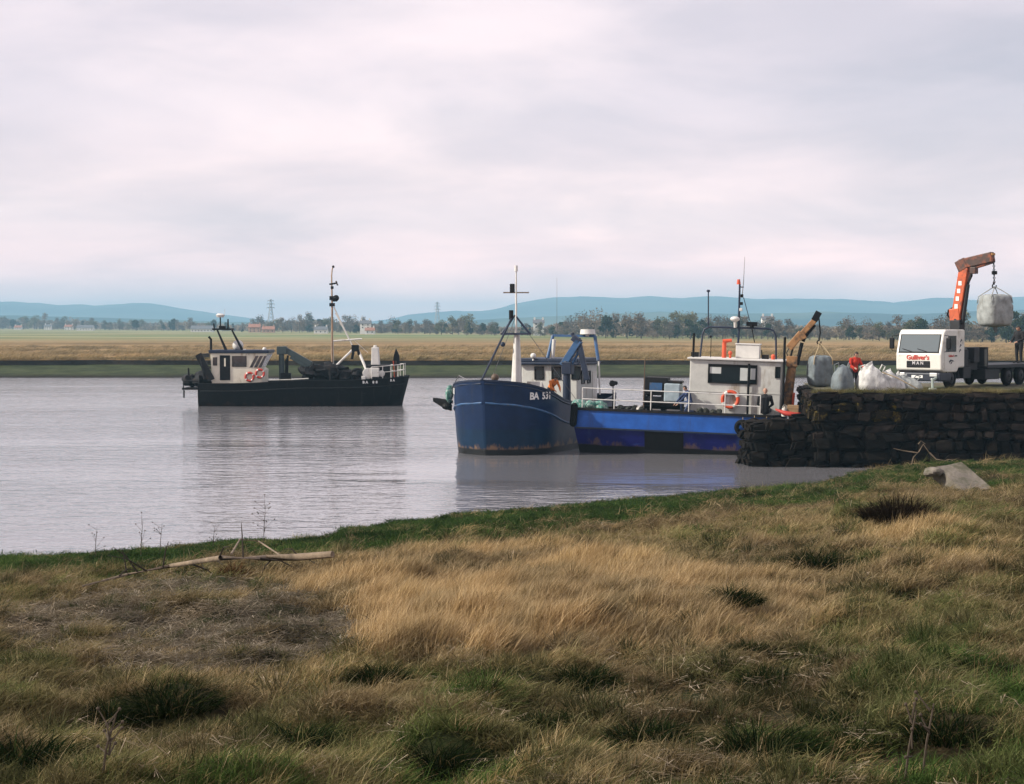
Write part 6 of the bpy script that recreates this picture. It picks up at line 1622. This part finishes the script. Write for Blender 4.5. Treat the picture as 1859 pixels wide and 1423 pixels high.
for k in range(tot):
    a = grnd.uniform(-0.43, 0.46)
    dc = crest(a)
    y = 3.8 + (dc + 0.4 - 3.8) * grnd.random() ** 1.5                # about even per row of distance: denser near by
    x = a * y
    hp = hump(x, y)
    z = ground(x, y)
    px_, py_ = pix(x, y, z)
    t = y / dc
    n1 = noise.noise((x * 0.55, y * 0.42, 11.0)); n2 = noise.noise((x * 0.16, y * 0.11, 17.0)); n3 = noise.noise((x * 2.4, y * 1.9, 23.0)); n4 = noise.noise((x * 0.8, y * 0.6, 41.0))
    deb = ell(px_, py_, 330, 1145, 330, 92) * (0.85 + 1.0 * n4 + 0.8 * n3) + 1.6 * max(0.0, n4 - 0.36) * (px_ < 900)
    gold = ell(px_, py_, 960, 1105, 520, 100) + 0.3 * ell(px_, py_, 470, 1255, 280, 45) + 0.4 * ell(px_, py_, 1600, 1010, 260, 60)
    gold = min(1.0, max(0.0, gold * (0.85 + 0.9 * n1 + 0.7 * n4) + 0.5 * max(0, n4 - 0.1)))
    rim = float(sstep(0.55, 0.64, t + 0.14 * n1)) if px_ < 1250 else float(sstep(0.48, 0.70, t + 0.30 * n1)) * 0.9
    if px_ < 640: rim = float(sstep(0.66, 0.74, t + 0.10 * n1))
    wide = 1.0 + y * 0.024
    val = 0.5 + 0.55 * n1 + 0.45 * n3
    if abs((px_ - 1750) - (py_ - 866) * 1.15) < 42 and 848 < py_ < 900: continue                 # the slab lies bare
    if any((x - q.x) ** 2 + (y - q.y) ** 2 < (0.24 * s_) ** 2 for q, s_ in TUSS): continue
    if 190 < px_ < 610 and 1043 < py_ < 1068 and grnd.random() < 0.85: continue
    u = grnd.random()
    green = 0.34 + 0.6 * n2 + 0.9 * n1 + 1.0 * n3 + (0.16 if py_ > 1200 else 0.0) - 0.75 * gold
    if hp < 0.04 and grnd.random() < 0.86 - 0.5 * gold and rim < 0.5 and deb < 0.4: continue      # hollows between the hummocks stay nearly bare
    if u < rim:
        if grnd.random() < 0.97 and n3 < 0.6: put('green', x, y, z, grnd.uniform(0.45, 0.95), wide * 1.25, 1.08 + 0.35 * n4, 0.40 + 0.6 * n1 + 0.5 * n3)
        else: put('mat', x, y, z, grnd.uniform(0.4, 0.8), wide * 0.9, 0.30 + 0.5 * n1, val)
    elif deb > 0.42:
        w_ = grnd.random()
        if w_ < 0.66: put('litter', x, y, z, grnd.uniform(0.7, 1.3), wide * 0.85, grnd.random() * 0.8, 0.46 + 0.7 * n3, 'litter')
        elif w_ < 0.76: put('mat', x, y, z, grnd.uniform(0.3, 0.7), wide * 0.8, 0.1 + 0.5 * max(0, n1), 0.3 + 0.5 * n1)
        elif w_ < 0.81: put('clump', x, y, z, grnd.uniform(0.3, 0.7), 0.8, 0.85, 0.3)
    else:
        w_ = grnd.random()
        if w_ < 0.10 + 0.62 * gold: put('straw', x, y, z, grnd.uniform(0.45, 0.85) * (0.55 + 0.55 * gold) * (1 + 0.5 * n1), wide, 0.04 + 0.25 * max(0, green) - 0.1 * n3, val + 0.16)
        elif w_ < 0.70 + 0.24 * gold: put('mat', x, y, z, grnd.uniform(0.4, 0.85) * (1 + 0.6 * n1), wide, max(0, green) * 0.85 + 0.02, val + 0.05)
        elif w_ < 0.715 + 0.24 * gold: put('litter', x, y, z + 0.04, grnd.uniform(0.7, 1.3), wide * 0.8, 0.1, 0.75, 'litter')
        elif w_ < 0.90: put('green', x, y, z, grnd.uniform(0.6, 1.3), wide * 1.05, 0.55 + 0.6 * green, val - 0.1)
        elif w_ < 0.985 and n4 > -0.3: put('clump', x, y, z, grnd.uniform(0.4, 1.15), grnd.uniform(0.7, 1.6), 0.5 + 0.6 * n2 + 0.4 * n3, 0.16 + 0.35 * n1)
        elif w_ > 0.992: put('stalk', x, y, z, grnd.uniform(0.4, 0.9), 0.8 + 0.014 * y, 0.05, 0.6)
# fringe along the quay's edge
for k in range(700):
    x = grnd.uniform(13.2, 26.5); y = QY + 0.35 + grnd.random() ** 2 * 2.2
    put('green' if grnd.random() < 0.6 else 'mat', x, y, QZ + (-0.02 if y > QY + 0.55 else 0.02), grnd.uniform(0.7, 1.6), 2.2, 0.55 + 0.4 * noise.noise((x, y, 0)), 0.55)
scatter("grass", *S['grass'], "rough tan and green grass covering the near river bank", "grass")
scatter("reed_litter", *S['litter'], "grey broken reed stems strewn over the bank below the fallen branch", "reed litter")

# reeds along the far marsh edge
Rs = ([], [], [], [], [], [])
for k in range(5200):
    x = grnd.uniform(-95, 110); y = scarp(x) + 0.5 + grnd.random() ** 1.7 * 150
    Rs[0].append((x * (1 + (y - 215) / 260), y, plain(x, y) - 0.1)); Rs[1].append((0, 0, grnd.uniform(-.6, .6))); q = grnd.uniform(4.5, 8) * (0.7 + y / 500); Rs[2].append((q, q, grnd.uniform(1.2, 2.4)))
    Rs[3].append(grnd.choice(KIND['straw'] + KIND['mat'])); Rs[4].append(max(0, 0.16 + 0.35 * noise.noise((x * 0.03, y * 0.03, 2)))); Rs[5].append(0.6 + 0.5 * noise.noise((x * 0.06, y * 0.05, 6)))
scatter("reed_bed", *Rs, "golden reeds growing along the far side of the river", "reeds")

# ------------------------------------------------------------------ single plants and driftwood
tlab = "dark green domed grass tussock standing out of the tan bank grass"
tm = [tuft_mesh("grass_tussock", grass_material("tussock_blades_%d" % k, [(0.03, 0.024, 0.012), (0.09, 0.07, 0.032), (0.30, 0.23, 0.12)], [(0.004, 0.008, 0.004), (0.012, 0.022, 0.008), (0.055, 0.07, 0.022)]), blades(900, 0.20, 0.14, 0.32, 0.0028, 0.12, 0.40, 2.3, 400 + k, 4, dome=1.1)) for k in range(3)]
for k, (p, s) in enumerate(TUSS):
    o = bpy.data.objects.new("grass_tussock", tm[k % 3]); COL.objects.link(o)
    o.location = p + Vector((0, 0, 0.015)); o.scale = (s, s, s * random.uniform(0.75, 0.95)); o.rotation_euler = (0, 0, random.uniform(-.5, .5))
    tag(o, tlab, "grass tussock", "dark tussocks on the near bank")
for me in tm:                  # blades of these plants carry their own mix of green and straw
    nt = me.materials[0].node_tree
    at_ = [n for n in nt.nodes if n.type == 'ATTRIBUTE' and n.attribute_name == "tint"][0]
    at_.attribute_type = 'GEOMETRY'; at_.attribute_name = "green_mix"
    va_ = [n for n in nt.nodes if n.type == 'ATTRIBUTE' and n.attribute_name == "value"][0]
    va_.attribute_type = 'GEOMETRY'; va_.attribute_name = "bright"
    nv = len(me.vertices); rr = np.random.default_rng(3); per = 9
    gm = np.repeat((rr.random(nv // per + 1) < 0.86).astype(np.float32), per)[:nv]
    a_ = me.attributes.new("green_mix", 'FLOAT', 'POINT'); a_.data.foreach_set("value", gm)
    a_ = me.attributes.new("bright", 'FLOAT', 'POINT'); a_.data.foreach_set("value", np.full(nv, 0.5, np.float32))
driftm = mat("driftwood", (0.22, 0.165, 0.11), 0.85, var=0.3, scale=4, wear=(0.10, 0.075, 0.05), wear_amt=0.5, bump=0.6)
darkwood = mat("dark_wood", (0.035, 0.026, 0.018), 0.9, var=0.3, scale=5, bump=0.6)
# fallen branch at the top of the litter
bp_ = [G(150, 1078), G(230, 1066), G(310, 1057), G(400, 1053), G(480, 1050), G(545, 1047), G(604, 1044)]
br = thing("fallen_branch", "long bleached branch lying above the grey reed litter", "branch", bp_[3])
off = [p - bp_[3] + Vector((0, 0, h)) for p, h in zip(bp_, (0.10, 0.18, 0.24, 0.28, 0.28, 0.27, 0.28))]
part("limb", driftm, br, lambda m: m.tube(off, [0.012, 0.02, 0.03, 0.035, 0.042, 0.05, 0.045], 8), smooth=True)
for k in range(14):
    t = random.uniform(0.6, 5.6); i = int(t); p = off[i].lerp(off[i + 1], t - i); d = Vector((random.uniform(-.6, .6), random.uniform(-.4, .3), random.uniform(-.5, .5)))
    part("twig", darkwood, br, lambda m: m.tube([p, p + d * 0.5 + Vector((0, 0, 0.06)), p + d], [0.014, 0.009, 0.004], 5))
part("bent_twig", driftm, br, lambda m: m.tube([G(420, 1045) - bp_[3] + Vector((0, 0, .3)), G(436, 1030) - bp_[3] + Vector((0, 0, .45)), G(470, 1030) - bp_[3] + Vector((0, 0, .42)), G(515, 1050) - bp_[3] + Vector((0, 0, .3))], [0.018, 0.015, 0.012, 0.012], 6))
# concrete slab by the quay foot
sy = G(1775, 889).y
c0 = [P(1752, 891, sy), P(1803, 887, sy + 0.25), P(1745, 838, sy + 1.0), P(1700, 847, sy + 0.75)]
so_ = (c0[0] + c0[1] + c0[2] + c0[3]) / 4
sl = thing("concrete_slab", "tilted grey broken concrete slab at the foot of the stone quay", "slab", so_)
conc = mat("old_concrete", (0.19, 0.165, 0.135), 0.9, var=0.35, scale=3, wear=(0.09, 0.085, 0.055), wear_amt=0.6, bump=0.9, bump_scale=14)
sn = -((c0[1] - c0[0]).cross(c0[3] - c0[0])).normalized()
def slab_(m):
    n = 6; up_ = []; lo_ = []
    for i in range(n + 1):
        for k in range(n + 1):
            p = c0[0].lerp(c0[1], k / n).lerp(c0[3].lerp(c0[2], k / n), i / n) - so_
            e = 0.05 * noise.noise((p.x * 3, p.y * 3, p.z * 3)); p = p + Vector((e, e, 0)) if i in (0, n) or k in (0, n) else p
            up_.append(p + sn * e * 0.5); lo_.append(p + sn * 0.30)
    fs = [(i * (n + 1) + k, i * (n + 1) + k + 1, (i + 1) * (n + 1) + k + 1, (i + 1) * (n + 1) + k) for i in range(n) for k in range(n)]
    M_ = len(up_); rim_ = [k for k in range(n)] + [n + i * (n + 1) for i in range(n)] + [M_ - 1 - k for k in range(n)] + [(n - i) * (n + 1) for i in range(n)]
    sd_ = [(rim_[q], rim_[(q + 1) % len(rim_)], M_ + rim_[(q + 1) % len(rim_)], M_ + rim_[q]) for q in range(len(rim_))]
    m.add(up_ + lo_, fs + [tuple(M_ + x for x in f[::-1]) for f in fs] + sd_)
if sn.z > 0: sn = -sn
part("slab_body", conc, sl, slab_)
part("rubble_lump", conc, sl, lambda m: lumpy(m, c0[3] - so_ + Vector((-0.15, -0.1, -0.12)), (0.22, 0.25, 0.12), 3, 12, 8, 0.6))
# bare branches in front of the quay
db = G(1650, 850); dt = thing("dead_branch", "bare forked branch sticking up before the dark quay wall", "branch", db)
def twig(a, b_, c, r=0.022): return lambda m: m.tube([Vector(a), Vector(b_), Vector(c)], [r, r * 0.8, r * 0.4], 6)
def o_(px, py): return P(px, py, db.y) - db
part("limb", driftm, dt, twig(o_(1653, 850), o_(1658, 830), o_(1668, 820))); part("limb", driftm, dt, twig(o_(1666, 822), o_(1640, 818), o_(1622, 814), 0.025)); part("limb", driftm, dt, twig(o_(1667, 806), o_(1672, 800), o_(1680, 806), 0.02))
part("limb", driftm, dt, twig(o_(1688, 822), o_(1700, 834), o_(1716, 836), 0.03)); part("limb", driftm, dt, twig(o_(1716, 836), o_(1722, 834), o_(1730, 835), 0.02)); part("limb", driftm, dt, twig(o_(1668, 820), o_(1676, 806), o_(1690, 826), 0.02))
# peat stump
def dead_tuft(name, cols, seed, n, r0, h0, h1):
    me = tuft_mesh(name, grass_material(name + "_blades", cols, cols, 0.15), blades(n, r0, h0, h1, 0.007, 0.05, 0.35, 1.6, seed, 3, dome=0.9))
    for n_ in me.materials[0].node_tree.nodes:
        if n_.type == 'ATTRIBUTE' and n_.attribute_name in ("tint", "value"): n_.attribute_type = 'GEOMETRY'; n_.attribute_name = "bright"
    a_ = me.attributes.new("bright", 'FLOAT', 'POINT'); a_.data.foreach_set("value", np.full(len(me.vertices), 0.5, np.float32))
    o = bpy.data.objects.new(name, me); COL.objects.link(o); return o
o = dead_tuft("dead_tussock", [(0.008, 0.006, 0.004), (0.018, 0.013, 0.009), (0.045, 0.032, 0.022)], 71, 1300, 0.42, 0.35, 0.62); o.location = G(1632, 950)
tag(o, "blackish brown dead tussock on the green bank towards the quay", "grass tussock")
o = dead_tuft("root_tuft", [(0.03, 0.016, 0.008), (0.085, 0.045, 0.02), (0.17, 0.10, 0.05)], 72, 260, 0.20, 0.15, 0.42); o.parent = br; o.location = G(425, 1046) - bp_[3]
# dead weeds on the rim and at the bottom corner
weedm = mat("dead_weed", (0.06, 0.045, 0.03), 0.9, var=0.3)
def weed(px_, py_, h, label, n=7, group=None):
    p = G(px_, py_); t = thing("dead_weed", label, "weed", p, (0, 0, 0), group); r = random.Random(int(px_))
    part("stem", weedm, t, lambda m: m.tube([(0, 0, -0.05), (0.02, 0, h * 0.5), (0.05, 0.02, h)], [0.004 + 0.006 * h, 0.003 + 0.005 * h, 0.003], 5))
    for k in range(n):
        z_ = h * r.uniform(0.35, 0.95); d = Vector((r.uniform(-1, 1), r.uniform(-1, 1), r.uniform(0.2, 1.2))).normalized() * h * r.uniform(0.18, 0.35)
        part("side_shoot", weedm, t, lambda m: (m.tube([(0.03, 0, z_), Vector((0.03, 0, z_)) + d], [0.004, 0.002], 4), m.sphere(Vector((0.03, 0, z_)) + d, 0.004 + 0.012 * h, 6, 4)))
for px_, py_, h in ((172, 1015, 0.75), (255, 1010, 0.8), (290, 1004, 0.7), (386, 996, 0.6)):
    weed(px_, py_ + 8, h, "thin dead weed on the green rim of the bank against the water", 6, "dead weeds along the bank's rim")
weed(478, 996, 0.95, "taller branching dead weed on the bank's rim beyond the fallen branch", 14)
weed(182, 1419, 0.22, "blackened forked weed stem among the tussocks at the foot of the bank", 9)
weed(1640, 1420, 0.26, "pale leaning dock stem with few shoots in the rough grass", 5)
weed(1672, 1412, 0.27, "pale upright dock stem beside the leaning one", 4)
